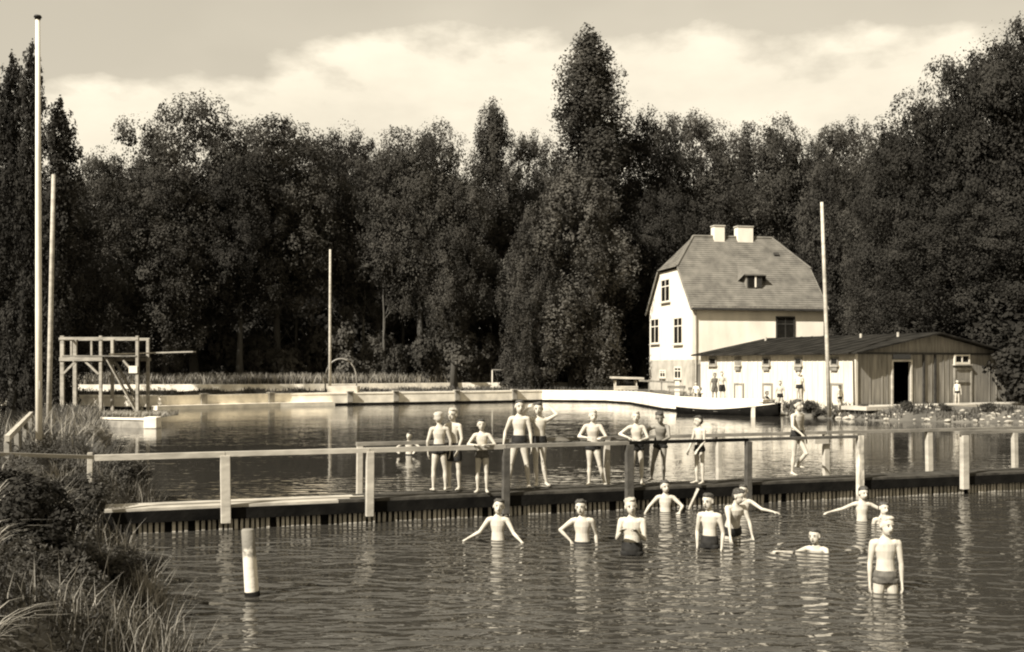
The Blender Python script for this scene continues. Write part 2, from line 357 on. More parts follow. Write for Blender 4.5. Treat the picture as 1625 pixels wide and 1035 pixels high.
SH = [shrub_mesh(21, 5200, 2.4, 3.6, .26), shrub_mesh(22, 5200, 2.2, 4.2, .26, 20), shrub_mesh(23, 5200, 2.7, 3.0, .26)]
def trunk_mb(H, r, seed, lean=0, limbs=6):
    q = random.Random(seed); mb = MB(); pts = []; rad = []
    for i in range(7):
        f = i/6; pts.append((lean*f*f*H+q.uniform(-.012, .012)*H*f, q.uniform(-.012, .012)*H*f, H*f*.74)); rad.append(r*(1.35 if i == 0 else 1)*(1-.82*f))
    mb.tube(pts, rad, 8)
    for k in range(limbs):
        f = q.uniform(.3, .75); a = q.uniform(0, 2*PI); b0 = Vector((lean*f*f*H, 0, H*f*.74)); ln = H*.17*q.uniform(.7, 1.2); d = Vector((math.cos(a)*.7, math.sin(a)*.7, .6))
        mb.tube([b0, b0+d*ln*.5+Vector((0, 0, .01*H)), b0+d*ln+Vector((0, 0, .04*H))], [r*.4*(1-f*.5), r*.25, r*.08], 6)
    return mb
trunk_cache = {}
def tree(name, px, top, wpx, d, kind, label, cat='tree', group=None, m='leaf', rot=None, base=None, zmin=None, bark='bark'):
    me, H0, W0 = CR[kind]; x = X(px, d); g = hz(x, d)
    H = Z(top, d)-g; w = wpx*1.1*d/F
    r = empty(name, (x, d, g), label, cat, group)
    c = link('crown', me if me.users == 0 else me, None, r)
    if not me.materials: me.materials.append(M['leaf'])
    c.scale = (w/W0, w/W0, H/H0); c.rotation_euler = (0, 0, rot if rot is not None else random.Random(int(px*7+d)).uniform(0, 6.28))
    c.material_slots[0].link = 'OBJECT'; c.material_slots[0].material = M[m]
    key = (kind, int(px) % 3); nl_ = 0 if kind in ('column', 'poplar', 'willow', 'cone', 'low') else 6
    if key not in trunk_cache: trunk_cache[key] = obj('trunk', trunk_mb(1, .016, px, 0, nl_), M['bark'], r, smooth=True, local=True).data
    else: link('trunk', trunk_cache[key], None, r)
    r.children[-1].scale = (H, H, H)
    return r
# (px, top row, width px, distance, kind, material, label)
T = [
 (20, 88, 56, 62, 'column', 'leaf_dark', 'dark columnar tree at the left edge, left of the tall white flagpole'),
 (50, 70, 46, 61, 'column', 'leaf_dark', 'dark columnar tree with its pointed top right behind the tall white flagpole'),
 (94, 158, 66, 60, 'column', 'leaf_dark', 'shorter dark columnar tree just right of the tall flagpole'),
 (-30, 130, 150, 64, 'low', 'leaf_dark', 'dark tree cut off by the left edge of the picture'),
 (150, 240, 150, 78, 'low', 'leaf', 'low dark tree above the diving tower, right of the columnar trees'),
 (70, 300, 190, 66, 'low', 'leaf_dark', 'dark leafy tree behind the two flagpoles, under the columnar tops'),
 (222, 238, 110, 92, 'oakB', 'leaf_dark', 'tree crown in the dip between the left columnar trees and the big round crowns'),
 (308, 160, 200, 84, 'oakA', 'leaf', 'big round tree, tallest of the round crowns left of the middle'),
 (262, 260, 170, 80, 'low', 'leaf', 'leafy tree in front of the tallest left round crown, lit on its left side'),
 (440, 180, 210, 86, 'oakB', 'leaf', 'broad flat-topped round tree right of the tallest left crown'),
 (380, 250, 150, 82, 'oakC', 'leaf_dark', 'tree in the shaded gap between the two broad left crowns'),
 (555, 205, 130, 98, 'oakC', 'leaf_dark', 'lower crown right of the broad flat-topped tree, behind the thin flagpole'),
 (600, 235, 130, 88, 'oakA', 'leaf', 'tree crown above the row of bare trunks, left of the rounded middle tree'),
 (668, 190, 165, 86, 'oakB', 'leaf', 'rounded tree crown in the middle of the tree row'),
 (720, 280, 110, 84, 'oakC', 'leaf', 'tree crown low between the rounded middle tree and the conical one'),
 (785, 160, 110, 92, 'cone', 'leaf', 'conical tree with a pointed top left of the tall poplar'),
 (845, 205, 110, 96, 'oakA', 'leaf', 'crown filling the gap between the conical tree and the tall poplar'),
 (934, 46, 138, 90, 'poplar', 'leaf', 'tall poplar with a narrow spire, highest tree of the row'),
 (908, 262, 172, 84, 'willow', 'leaf_pale', 'paler drooping willow-like tree in front of the tall poplar'),
 (842, 330, 90, 82, 'willow', 'leaf', 'feathery tree at the left foot of the willow-like tree'),
 (1018, 172, 130, 94, 'oakC', 'leaf_dark', 'dark crown directly right of the tall poplar'),
 (1102, 172, 150, 98, 'oakA', 'leaf', 'round crown above the left end of the house'),
 (1050, 300, 130, 90, 'low', 'leaf_dark', 'dark tree behind the left gable of the house'),
 (1216, 182, 150, 98, 'oakB', 'leaf', 'round crown above the right end of the house roof'),
 (1160, 270, 150, 94, 'oakC', 'leaf', 'lower crown right behind the two chimneys'),
 (1290, 215, 110, 100, 'oakC', 'leaf', 'small crown in the row left of the flagpole by the shed'),
 (1342, 185, 140, 92, 'oakA', 'leaf', 'crown right of the shed flagpole with its top against the cloud'),
 (1356, 300, 110, 90, 'low', 'leaf', 'leafy tree right behind the flagpole by the shed'),
 (1425, 215, 130, 76, 'low', 'leaf', 'tree where the crown line starts to climb to the right'),
 (1425, 380, 140, 72, 'low', 'leaf', 'leafy tree low behind the shed roof'),
 (1475, 150, 190, 70, 'oakB', 'leaf_dark', 'tall tree on the right, left shoulder of the big dark mass'),
 (1552, 66, 190, 69, 'oakA', 'leaf_dark', 'tall dark tree on the right with a ragged left outline'),
 (1620, 34, 190, 67, 'oakC', 'leaf_dark', 'tallest dark tree at the right edge of the picture'),
 (1500, 320, 190, 66, 'low', 'leaf_dark', 'dark tree overhanging the shed gable'),
 (1620, 300, 200, 64, 'low', 'leaf_dark', 'dark tree at the right edge whose branches hang over the shed corner'),
 (1720, 60, 260, 66, 'oakB', 'leaf_dark', 'dark tree cut off by the right edge of the picture'),
]
for px, top, w, d, kind, m, lab in T:
    tree('poplar_tree' if kind in ('poplar', 'column') else 'tree', px, top, w, d, kind, lab, 'tree', 'trees around the swimming pool', m)
# second rank behind, closing the view between crowns; shade there put into darker foliage
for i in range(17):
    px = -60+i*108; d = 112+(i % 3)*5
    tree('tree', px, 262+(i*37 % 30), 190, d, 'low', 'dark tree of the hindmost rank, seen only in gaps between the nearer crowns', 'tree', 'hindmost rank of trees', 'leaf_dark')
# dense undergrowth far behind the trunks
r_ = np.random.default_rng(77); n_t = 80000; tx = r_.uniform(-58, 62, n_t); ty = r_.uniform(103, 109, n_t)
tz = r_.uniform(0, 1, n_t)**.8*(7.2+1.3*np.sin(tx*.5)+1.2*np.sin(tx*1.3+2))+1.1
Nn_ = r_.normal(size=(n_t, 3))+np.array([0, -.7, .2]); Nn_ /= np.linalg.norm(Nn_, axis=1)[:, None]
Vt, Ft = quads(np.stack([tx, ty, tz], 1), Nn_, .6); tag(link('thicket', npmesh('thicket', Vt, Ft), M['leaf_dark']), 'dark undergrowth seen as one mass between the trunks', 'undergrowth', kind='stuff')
# poplar's pale lower stem
o = obj('trunk', MB().tube([(X(930, 89), 87.4, .9), (X(925, 89)-.2, 87.4, 3), (X(916, 89)-.4, 87.4, 6.5)], [.28, .2, .12], 8), M['bark_pale'], bpy.data.objects['poplar_tree.003'], smooth=True)
# bare stems under the crowns
LS = ['just left of the thin middle flagpole', 'second left of the thin middle flagpole', 'third left of the thin middle flagpole', 'just right of the thin middle flagpole', 'right behind the metal arch', 'second right of the metal arch', 'under the left side of the rounded middle tree', 'under the right side of the rounded middle tree', 'left of the conical tree', 'under the conical tree']
for i, (px, d) in enumerate([(495, 86), (470, 88), (437, 89), (545, 90), (578, 87), (610, 85), (640, 90), (684, 86), (712, 88), (745, 91)]):
    x = X(px, d); g = hz(x, d); r = empty('young_tree', (x, d, g), 'slim dark tree stem '+LS[i], 'tree', 'slim stems under the middle crowns')
    obj('trunk', trunk_mb(11, .17, i+40, 0, 4), M['bark'], r, smooth=True, local=True)
    c = link('crown', SH[i % 3], None, r); c.location = (0, 0, 8.6); c.scale = (.9, .9, .9); c.rotation_euler[2] = i
    if not SH[i % 3].materials: SH[i % 3].materials.append(M['leaf'])
# shrubs under the trees
for me in SH:
    if not me.materials: me.materials.append(M['leaf'])
sh = [(i, -20+i*62+random.Random(i).uniform(-14, 14)) for i in range(17)]
where = ['behind the two flagpoles', 'left of the diving tower', 'behind the diving tower', 'right of the springboard tip', 'under the big left round tree', 'under the broad left crown', 'left of the thin middle flagpole',
 'just left of the thin middle flagpole', 'behind the metal arch', 'right of the metal arch', 'under the rounded middle tree', 'under the middle tree, right side', 'left of the little goal', 'behind the little goal', 'at the left foot of the poplar', 'at the right foot of the poplar', 'left of the house gable']
sh = [(i, px, 'bushy shrub at the foot of the trees '+where[i]) for i, px in sh]
sh += [(i+20, px+31, 'lower shrub filling the gap right of the one '+where[i]) for i, px, _ in sh if 200 < px < 860]
for i, px, lab in sh:
    d = (84.6+(i*5) % 3*.5) if i != 0 and i != 1 else 70; x = X(px, d); g = hz(x, d); k = i % 3
    r = link('shrub', SH[k], None); r.location = (x, d, g-.1); s = (1 if i < 20 else .8)+.2*math.sin(i*2.3); r.scale = (s*1.1, s*.7, s*1.15); r.rotation_euler[2] = i*1.3
    r.material_slots[0].link = 'OBJECT'; r.material_slots[0].material = M['leaf_pale' if i in (4, 8, 9, 10, 12, 13, 26, 29, 31) else 'leaf']
    tag(r, lab, 'shrub', 'shrubs along the foot of the trees')
for px, d, s, lab in [(1450, 63, 1.1, 'dark shrub behind the shed roof, left part'), (1585, 59.5, 1.0, 'dark leafy bush growing against the right end of the shed'), (1640, 57, 1.2, 'dark bush at the right edge beside the shed'), (1350, 76, 1.1, 'shrub at the right corner of the house'), (1612, 61, 1.5, 'large dark bush behind the right shed corner')]:
    x = X(px, d); r = link('shrub', SH[int(px) % 3], None); r.location = (x, d, hz(x, d)-.1); r.scale = (s, s, s); r.material_slots[0].link = 'OBJECT'; r.material_slots[0].material = M['leaf_dark']
    tag(r, lab, 'shrub', 'bushes around the shed')

# grass blades
def blades(name, P, h, w, m, lean=.5, parent=None, hv=.5, seed=3):
    r = np.random.default_rng(seed); n = len(P); a = r.uniform(0, 2*PI, n); H = h*r.uniform(1-hv, 1+hv, n); ln = r.uniform(.1, lean, n)*H
    dx = np.cos(a)*ln; dy = np.sin(a)*ln; b_ = r.uniform(0, 2*PI, n); wx = np.cos(b_)*w/2; wy = np.sin(b_)*w/2; z0 = P[:, 2]-.03
    q = lambda fx, z, ww: (P[:, 0]+dx*fx+wx*ww, P[:, 1]+dy*fx+wy*ww, z0+z)
    v = [q(0, 0, -1), q(0, 0, 1), q(.35, H*.6, .8), q(.35, H*.6, -.8), q(1, H*.95, .1), q(1, H*.95, -.1)]
    V = np.stack([np.stack(k, -1) for k in v], 1).reshape(-1, 3); i = np.arange(n)[:, None]*6
    Fq = np.concatenate([i+np.array([0, 1, 2, 3]), i+np.array([3, 2, 4, 5])]); return link(name, npmesh(name, V, Fq), M[m], parent)
def scatter(n, x0, x1, y0, y1, smin, smax, seed, clump=0.0, cond=None):
    r = np.random.default_rng(seed); P = np.stack([r.uniform(x0, x1, n), r.uniform(y0, y1, n)], 1)
    s = land(P); k = (s > smin) & (s < smax)
    if clump: k &= (np.sin(P[:, 0]*2.1+P[:, 1]*.7)+np.sin(P[:, 1]*1.9-P[:, 0]*1.1)+r.normal(size=n)*.5) > clump
    if cond is not None: k &= cond(P)
    P = P[k]; return np.concatenate([P, hts(P)[:, None]], 1)
tag(blades('bank_grass', scatter(60000, -9, -2, 7, 21, -.35, 9, 11, .1), .26, .010, 'grass', .8), 'tangled grass on the near left bank', 'grass', kind='stuff')
tag(blades('dry_grass', scatter(34000, -8, -2, 7, 21, -.75, 1.0, 12, .2), .42, .009, 'dry', .7, seed=5), 'pale thin seed stalks along the near water edge', 'grass', kind='stuff')
wp = scatter(90000, -9, -2, 6.5, 21, -.15, 9, 41)
mo = .5+.5*np.sin(wp[:, 0]*2.7+wp[:, 1]*.9)*np.sin(wp[:, 1]*1.9-wp[:, 0]*1.4+1); rw = np.random.default_rng(42)
edge = np.clip(land(wp[:, :2])*1.1+.25, .1, 1); wp[:, 2] += rw.uniform(0, 1, len(wp))**.7*(.08+.42*mo)*edge
Nw = rw.normal(size=(len(wp), 3))*.7+np.array([0, -.1, .6]); Nw /= np.linalg.norm(Nw, axis=1)[:, None]
Vw, Fw = quads(wp, Nw, .06, .4); tag(link('bank_weeds', npmesh('bank_weeds', Vw, Fw), M['bush']), 'leafy weeds covering the near left bank in low mounds', 'weeds', kind='stuff')
tag(blades('dike_grass', scatter(60000, -22, -6, 20, 50, -.1, 9, 13, cond=lambda P: P[:, 1] < 46.5), .38, .035, 'grass', .7, seed=6), 'grass growing on the narrow dike out to the diving tower', 'grass', kind='stuff')
tag(blades('dike_dry_grass', scatter(9000, -22, -6, 20, 46, -.1, 9, 14, .2), .6, .03, 'dry', .6, seed=7), 'pale dry grass tufts on the dike', 'grass', kind='stuff')
def ter(P): return P[:, 1] > np.interp(P[:, 0], TW[:, 0], TW[:, 1])+.4
tag(blades('meadow_grass', scatter(90000, -45, 9, 70, 96, 1, 99, 15, cond=ter), .55, .07, 'grass', .6, seed=8), 'tall grass on the terrace before the trees', 'grass', kind='stuff')
tag(blades('meadow_dry_grass', scatter(60000, -45, 9, 74, 96, 1, 99, 16, .0, cond=ter), .7, .06, 'dry', .5, seed=9), 'pale dry grass patches on the terrace before the trees', 'grass', kind='stuff')
tag(blades('quay_weeds', scatter(50000, -40, 8, 58, 86, .9, 8, 17, .35, cond=lambda P: ~ter(P)), .28, .06, 'grass', .7, seed=10), 'weeds growing between the quay and the low terrace wall', 'grass', kind='stuff')
tag(blades('shore_weeds', scatter(22000, 14, 34, 46, 58, .15, 2.6, 18, .1), .26, .05, 'grass', .8, seed=12), 'weeds on the stony slope before the shed', 'grass', kind='stuff')
# stones on the right shore slope
def frm(q):
    m_ = Matrix.Rotation(q.uniform(0, 6), 3, 'Z') @ Matrix.Rotation(q.uniform(-.5, .5), 3, 'X'); return (m_.col[0], m_.col[1], m_.col[2])
sp_ = scatter(1500, 13.5, 34, 46, 58, .05, 2.0, 19); mb = MB(); q = random.Random(4)
for p_ in sp_:
    s = q.uniform(.04, .13); mb.ell(p_, (s*q.uniform(.8, 1.7), s*q.uniform(.8, 1.5), s*.7), frm(q), 6, 4)
tag(obj('rubble', mb, M['rock'], None), 'pale rubble stones scattered on the slope before the shed', 'stones', kind='stuff')

# near shrubs on the left bank
NB = [shrub_mesh(31, 9000, .8, 1.1, .06, 18), shrub_mesh(32, 9000, .8, .9, .055, 18), shrub_mesh(33, 4200, .7, .8, .06, 14)]
for me in NB: me.materials.append(M['bush'])
for k, (px, y, s, zs, m, lab) in enumerate([
    (128, 16.6, .9, .62, 'bush', 'dark dense bush touching the left end of the boardwalk'),
    (45, 13.0, .5, .5, 'leaf_dark', 'dark bush on the bank under the left end of the handrail'),
    (200, 20.3, .9, .95, 'bush', 'bush at the water edge just beyond the boardwalk end'),
    (-25, 15.2, .35, .4, 'bush', 'bush at the left edge behind the handrail'),
    (143, 27.0, .8, 1.15, 'dry', 'pale fluffy bush on the dike right of the tall flagpole'),
    (100, 26.0, .6, .7, 'bush', 'bush on the dike between the flagpole and the pale fluffy bush'),
    (60, 10.2, .9, .8, 'leaf_dark', 'dark bush low in the left foreground'),
    (150, 11.3, .8, .7, 'bush', 'low bush on the slope in the left foreground'),
    (110, 14.5, .9, .8, 'bush', 'leafy bush on the slope before the boardwalk end'),
    (210, 12.6, .6, .6, 'bush', 'small bush at the near water edge'),
    (-30, 11.5, 1.1, .8, 'leaf_dark', 'dark bush cut off by the left edge of the picture'),
    (45, 21.0, .6, .4, 'bush', 'bush around the foot of the tall flagpole')]):
    me = NB[k % 3]; x = X(px, y); r = link('bush', me, None); r.location = (x, y, hz(x, y)-.08); r.scale = (s, s, s*zs); r.rotation_euler[2] = k*1.7
    r.material_slots[0].link = 'OBJECT'; r.material_slots[0].material = M[m]; tag(r, lab, 'bush', 'bushes on the left bank')
# reed clumps
def reed(x, y, n, h, seed, lab, tilt=(.5, 0)):
    q = random.Random(seed); mb = MB(); g = hz(x, y)
    for i in range(n):
        a = q.uniform(0, 2*PI); r0 = q.uniform(0, .16); bx, by = x+math.cos(a)*r0, y+math.sin(a)*r0; H = h*q.uniform(.6, 1.15); w = q.uniform(.009, .018)
        dx = math.cos(a)*H*q.uniform(.2, .8)+tilt[0]*H*q.uniform(.2, 1); dy = math.sin(a)*H*.35+tilt[1]*H
        pv = Vector((-dy, dx, 0)).normalized()*w; vs = []; fs = []
        for j in range(6):
            f = j/5; c = Vector((bx+dx*f*f, by+dy*f*f, g+H*(f-.38*f*f*f))); ww = (1-f**2.2)*.95+.05; vs += [c-pv*ww, c+pv*ww]
            if j: fs.append((2*j-2, 2*j-1, 2*j+1, 2*j))
        mb.add(vs, fs)
    o = obj('reed_clump', mb, M['reed'], None); tag(o, lab, 'reeds', 'reed clumps in the left foreground')
reed(X(-45, 7.2), 7.2, 40, .62, 1, 'pale reed clump at the left edge, low in the foreground')
reed(X(-35, 8.6), 8.6, 36, .62, 2, 'pale reed clump at the left edge beside the dark hollow')
reed(X(-20, 10.6), 10.6, 34, .75, 3, 'reed clump at the left edge level with the boardwalk')
reed(X(0, 12.6), 12.6, 30, .8, 4, 'reed clump with arching leaf tips under the handrail end')
reed(X(75, 13.6), 13.6, 16, .6, 5, 'thin reed clump between the dark bushes left of the boardwalk')
reed(X(-60, 6.6), 6.6, 30, .55, 6, 'reed clump in the bottom left corner')

# ---------------------------------------------------------------- quay, terrace wall
def wall(name, pts, th, z0, z1, m, label, cat, parent=None, coping=0):
    """wall whose pool face runs along pts; th grows to the land side (left normal of travel)"""
    mb = MB(); P = [Vector((p[0], p[1], 0)) for p in pts]; n = len(P); off = []
    for i in range(n):
        a = (P[i]-P[max(i-1, 0)]); b = (P[min(i+1, n-1)]-P[i])
        na = Vector((-a.y, a.x, 0)); nb = Vector((-b.y, b.x, 0))
        if na.length > 0: na.normalize()
        if nb.length > 0: nb.normalize()
        m_ = (na+nb).normalized(); k = 1/max(.5, m_.dot(na if na.length else nb)); off.append(m_*k)
    vs = []
    for i in range(n):
        q_ = P[i]+off[i]*th
        vs += [(P[i].x, P[i].y, z0), (P[i].x, P[i].y, z1), (q_.x, q_.y, z1), (q_.x, q_.y, z0)]
    fs = []
    for i in range(n-1):
        for k in range(4): fs.append((4*i+k, 4*i+(k+1) % 4, 4*i+4+(k+1) % 4, 4*i+4+k))
    fs += [(3, 2, 1, 0), tuple(4*(n-1)+k for k in range(4))]
    mb.add(vs, fs)
    return mb
Q = [(-70, 69), (-31, 66), (-20.4, 63.4), (-14.2, 68.8), (-4, 74), (2.2, 77.5), (6.6, 76), (8, 72.5), (8.8, 62.5), (10.3, 58.5), (13.2, 56.4)]
r = empty('quay_wall', (-4, 74, 0), 'long whitewashed quay wall along the far side of the pool', 'quay wall')
obj('wall', wall('', Q, .9, -.5, .70, 'concrete', '', ''), M['concrete'], r)
Q2 = [(p[0]-.0, p[1]-.04) for p in Q]
obj('coping', wall('', [(a, b-.03) for a, b in Q], 1.0, .704, .80, 'concrete', '', ''), M['concrete'], r)
obj('step', wall('', [(-20.6, 62.2), (-14.6, 67.6), (-11.5, 69.6)], .9, -.4, .24, 'concrete', '', ''), M['concrete'], r)
obj('waterline_band', wall('', [(a, b-.012) for a, b in Q], .3, -.3, .13, '', '', ''), M['darkwood'], r)
q = random.Random(5)
for i, px in enumerate([323, 430, 555, 628, 725, 816]):
    for a, b_ in zip(Q[2:5], Q[3:6]):
        t_, _ = hit(px, 600, a, (b_[0]-a[0], b_[1]-a[1]))
        if 0 <= t_ <= 1: break
    c = Vector((a[0]+(b_[0]-a[0])*t_, a[1]+(b_[1]-a[1])*t_, 0)); ud = Vector((b_[0]-a[0], b_[1]-a[1], 0)).normalized(); nd = Vector((ud.y, -ud.x, 0))
    r = empty('starting_block', (c.x, c.y, .3), ['grey starting block on the quay nearest the diving tower', 'grey starting block on the quay left of the thin flagpole', 'grey starting block on the quay right under the metal arch', 'fourth grey starting block from the diving tower', 'grey starting block on the quay behind the second boy from the left', 'rightmost grey starting block, behind the two tallest boys on the boardwalk'][i], 'starting block', 'starting blocks along the quay')
    obj('block', MB().obox(c+nd*.05+Vector((0, 0, .50)), ud, nd, (0, 0, 1), .19, .09, .33), M['concrete_grey'], r, bevel=.02)
    obj('slab', MB().obox(c+nd*.02+Vector((0, 0, .87)), ud, nd, (0, 0, 1), .22, .22, .04), M['concrete_grey'], r, bevel=.01)
tag(obj('terrace_wall', wall('', [(-60, 74), (-29, 76), (-15.2, 78), (-4.6, 84), (5, 87)], .35, .3, 1.24, '', '', ''), M['concrete']), 'low pale terrace wall behind the far quay, partly overgrown', 'wall')
# raised plinth the middle flagpole stands on
c = Vector((X(545, 71.6), 71.6, 0))
tag(obj('plinth', MB().box(c.x-1.0, c.x+1.0, 71.1, 72.4, .5, 1.22), M['plaster_low'], bevel=.03), 'pale concrete plinth at the foot of the thin middle flagpole', 'plinth')
# metal arch
pts = []; d = 72.7; x0, x1 = X(516, d), X(566, d)
for i in range(19):
    a = PI*i/18; pts.append(((x0+x1)/2-(x1-x0)/2*math.cos(a), d, .9+.5+1.65*math.sin(a)**.8 if 0 < i < 18 else .7))
tag(obj('pipe_arch', MB().tube(pts, [.05]*19, 8), M['metal'], smooth=True), 'thin arched metal pipe beside the thin middle flagpole', 'pipe arch')
# little goal
d = 84.2; r = empty('goal', (X(820, d), d, 1.2), 'small white goal frame in the grass before the trees', 'goal'); a, b_ = X(781, d), X(858, d)
for x in (a, b_): obj('post', MB().bar((x, d, 1.05), (x, d, 2.22), .09, .09), M['paint'], r)
obj('crossbar', MB().bar((a-.04, d, 2.26), (b_+.04, d, 2.26), .09, .08), M['wood'], r)

# ---------------------------------------------------------------- flagpoles
def pole(name, bx, bz, top_px, top_py, d, r0, r1, m, label, cap):
    x = X(bx, d); g = bz; tz = Z(top_py, d); tx = X(top_px, d)
    r = empty(name, (x, d, g), label, 'flagpole', 'flagpoles')
    obj('pole', MB().tube([(x, d, g-.3), (x+(tx-x)*.33, d, g+(tz-g)*.33), (x+(tx-x)*.66, d, g+(tz-g)*.66), (tx, d, tz)], [r0, r0*.93, (r0+r1)/2, r1], 14), m, r, smooth=True)
    if cap: 
        mb = MB(); mb.tube([(tx, d, tz), (tx, d, tz+.035), (tx, d, tz+.04), (tx, d, tz+.075)], [r1*1.3, r1*1.4, .075, .06], 14); obj('finial', mb, M['dark'], r, smooth=True)
        obj('cleat', MB().bar((tx+.06, d-.06, g+1.3), (tx+.06, d-.06, g+1.45), .03, .03), M['metal'], r)
    return r
d1 = 20.2
pole('flagpole', 62, hz(X(62, d1), d1), 60, 31, d1, .062, .04, M['paint'], 'tall white flagpole with a dark disc finial in the left foreground', True)
d2 = 35; pole('flagpole', 77, hz(X(77, d2), d2), 85, 277, d2, .085, .06, M['palewood'], 'shorter pale pole just right of the tall white flagpole', False)
pole('flagpole', 523.5, 1.22, 524, 396, 71.6, .10, .07, M['palewood'], 'thin pale flagpole on the far quay in the middle of the picture', False)
pole('flagpole', 1316, .4, 1304, 321, 52.2, .10, .075, M['palewood'], 'pale slightly leaning flagpole in front of the shed', False)

# ---------------------------------------------------------------- jetty and diving tower
mb = MB(); jp = [(-14.75, 44.2), (-16.75, 49.8), (-21, 50.8), (-20.7, 46.6)]
mb.add([(x, y, -.6) for x, y in jp]+[(x, y, .34) for x, y in jp], [(0, 1, 2, 3)[::-1], (4, 5, 6, 7)]+[(i, (i+1) % 4, (i+1) % 4+4, i+4) for i in range(4)])
r = empty('jetty', (-18, 47.5, 0), 'low concrete jetty carrying the diving tower', 'jetty')
obj('slab', mb, M['concrete_grey'], r)
obj('end_block', MB().box(-15.15, -14.62, 44.05, 44.7, .0, .47), M['concrete'], r, bevel=.03)
jv = Vector((-6, 2.4, 0)).normalized(); obj('edge_beam', MB().bar((-15.2, 44.4, .37), (-20.6, 46.6, .37), .14, .08), M['concrete'], r)
tag(blades('jetty_grass', np.stack([np.random.default_rng(2).uniform(-20.4, -15.3, 5000), np.random.default_rng(3).uniform(46.6, 49.3, 5000), np.full(5000, .35)], 1), .2, .04, 'dry', .8), 'short dry grass growing on the jetty', 'grass', kind='stuff')
D = 48.2; s_ = F/D; zb = .34
r = empty('diving_tower', (X(160, D), D, zb), 'wooden diving tower with stair, railing and springboard', 'diving tower')
xl, xm, xr = X(99, D), X(160, D), X(218, D); D2 = 49.6; zt = Z(533, D); zp = Z(570, D)
for x in (xl, xm, xr):
    for y in (D, D2): obj('post', MB().bar((x, y, zb-.2), (x, y, zt-(.0 if y == D else .1)), .17 if x == xl else .13, .13, (0, 1, 0)), M['wood2'], r, bevel=.01)
for y in (D-.075, D2+.075):
    obj('railing', MB().bar((xl-.08, y, zt-.12), (xr+.06, y, zt-.12), .04, .12), M['wood2'], r)
for x, nm in ((xl, 0),): obj('railing', MB().bar((x-.10, D-.1, zt-.14), (x-.10, D2+.1, zt-.14), .04, .12), M['wood2'], r)
for px in (113, 145): obj('baluster', MB().bar((X(px, D2), D2+.02, zp), (X(px, D2), D2+.02, zt-.2), .08, .08, (0, 1, 0)), M['wood2'], r)
obj('beam', MB().bar((xl-.1, D-.09, zp), (xm+.1, D-.09, zp), .05, .17), M['wood2'], r)
obj('beam', MB().bar((xl-.1, D2+.09, zp), (xr+.1, D2+.09, zp), .05, .17), M['wood2'], r)
obj('platform', MB().obox(((xl+xr)/2, (D+D2)/2, zp+.14), (1, 0, 0), (0, 1, 0), (0, 0, 1), (xr-xl)/2-.02, (D2-D)/2+.1, .03), M['wood'], r)
for a, b_ in (((100, 594), (123, 571)), ((157, 594), (133, 571)), ((213, 592), (196, 572))):
    obj('brace', MB().bar((X(a[0], D), D-.02, Z(a[1], D)), (X(b_[0], D), D-.02, Z(b_[1], D)), .09, .08, (0, 1, 0)), M['wood2'], r)
st = obj('stair', MB().bar((X(166, D), D+.15, Z(566, D)), (X(214, D), D+.15, Z(652, D)), .05, .28, (0, 1, 0)).bar((X(166, D), D+.95, Z(566, D)), (X(214, D), D+.95, Z(652, D)), .05, .28, (0, 1, 0)), M['wood2'], r)
mb = MB()
for k in range(9):
    f = (k+.5)/9; mb.obox((X(166+48*f, D), D+.55, Z(566+86*f, D)), (1, 0, 0), (0, 1, 0), (0, 0, 1), .11, .38, .02)
obj('tread', mb, M['wood'], st)
obj('springboard', MB().obox(((X(166, D)+X(301, D))/2, D+.75, Z(560, D)), (1, 0, .03), (0, 1, 0), (-.03, 0, 1), (X(301, D)-X(166, D))/2, .24, .03), M['wood2'], r)
obj('sign_board', MB().obox((X(212.5, D), D-.11, Z(586.5, D)), (1, 0, 0), (0, 1, 0), (0, 0, 1), .19, .02, .16), M['paint'], r)
obj('stay', MB().bar((X(203, D), D2, zp), (X(203, D), D2, Z(648, D)), .06, .06, (0, 1, 0)), M['wood'], r)

# handrail on the left bank
r = empty('handrail', (-7.4, 15.6, .8), 'rough wooden handrail running back along the left bank', 'handrail')
a = Vector((-7.45, 15.8, 1.52)); b_ = Vector((-10.95, 24.4, 1.5)); obj('rail', MB().bar(a, b_, .07, .09), M['palewood'], r)
for f in (.02, .33, .66, .98):
    p_ = a.lerp(b_, f); obj('post', MB().bar((p_.x, p_.y, .5), (p_.x, p_.y, p_.z-.05), .08, .08, (0, 1, 0)), M['wood'], r)
obj('brace', MB().bar(a.lerp(b_, .62), a.lerp(b_, .8)-Vector((0, 0, .75)), .05, .06), M['wood'], r)

# ---------------------------------------------------------------- boardwalk
E0 = Vector((X(165, F*2.2/229), F*2.2/229, 0)); E1 = Vector((X(1625, F*2.2/168), F*2.2/168, 0)); ud = (E1-E0).normalized(); nd = Vector((-ud.y, ud.x, 0)); LW = .72
def bw_t(px): t_, _ = hit(px, 600, E0, ud); return t_
TE = (E1-E0).length+14; T0 = 0.0
bwk = empty('boardwalk', E0, 'long wooden boardwalk with railings crossing the pool', 'boardwalk')
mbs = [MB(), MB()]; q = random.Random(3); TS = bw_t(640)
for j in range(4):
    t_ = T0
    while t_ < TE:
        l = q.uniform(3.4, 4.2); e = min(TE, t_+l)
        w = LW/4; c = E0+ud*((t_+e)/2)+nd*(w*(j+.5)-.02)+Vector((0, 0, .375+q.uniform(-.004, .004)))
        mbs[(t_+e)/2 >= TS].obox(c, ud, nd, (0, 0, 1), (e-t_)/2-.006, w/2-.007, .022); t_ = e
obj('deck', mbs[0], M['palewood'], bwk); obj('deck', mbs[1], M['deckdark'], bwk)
mb = MB().bar(E0+Vector((0, 0, .26)), E0+ud*TE+Vector((0, 0, .26)), .07, .175); obj('beam', mb, M['darkwood'], bwk)
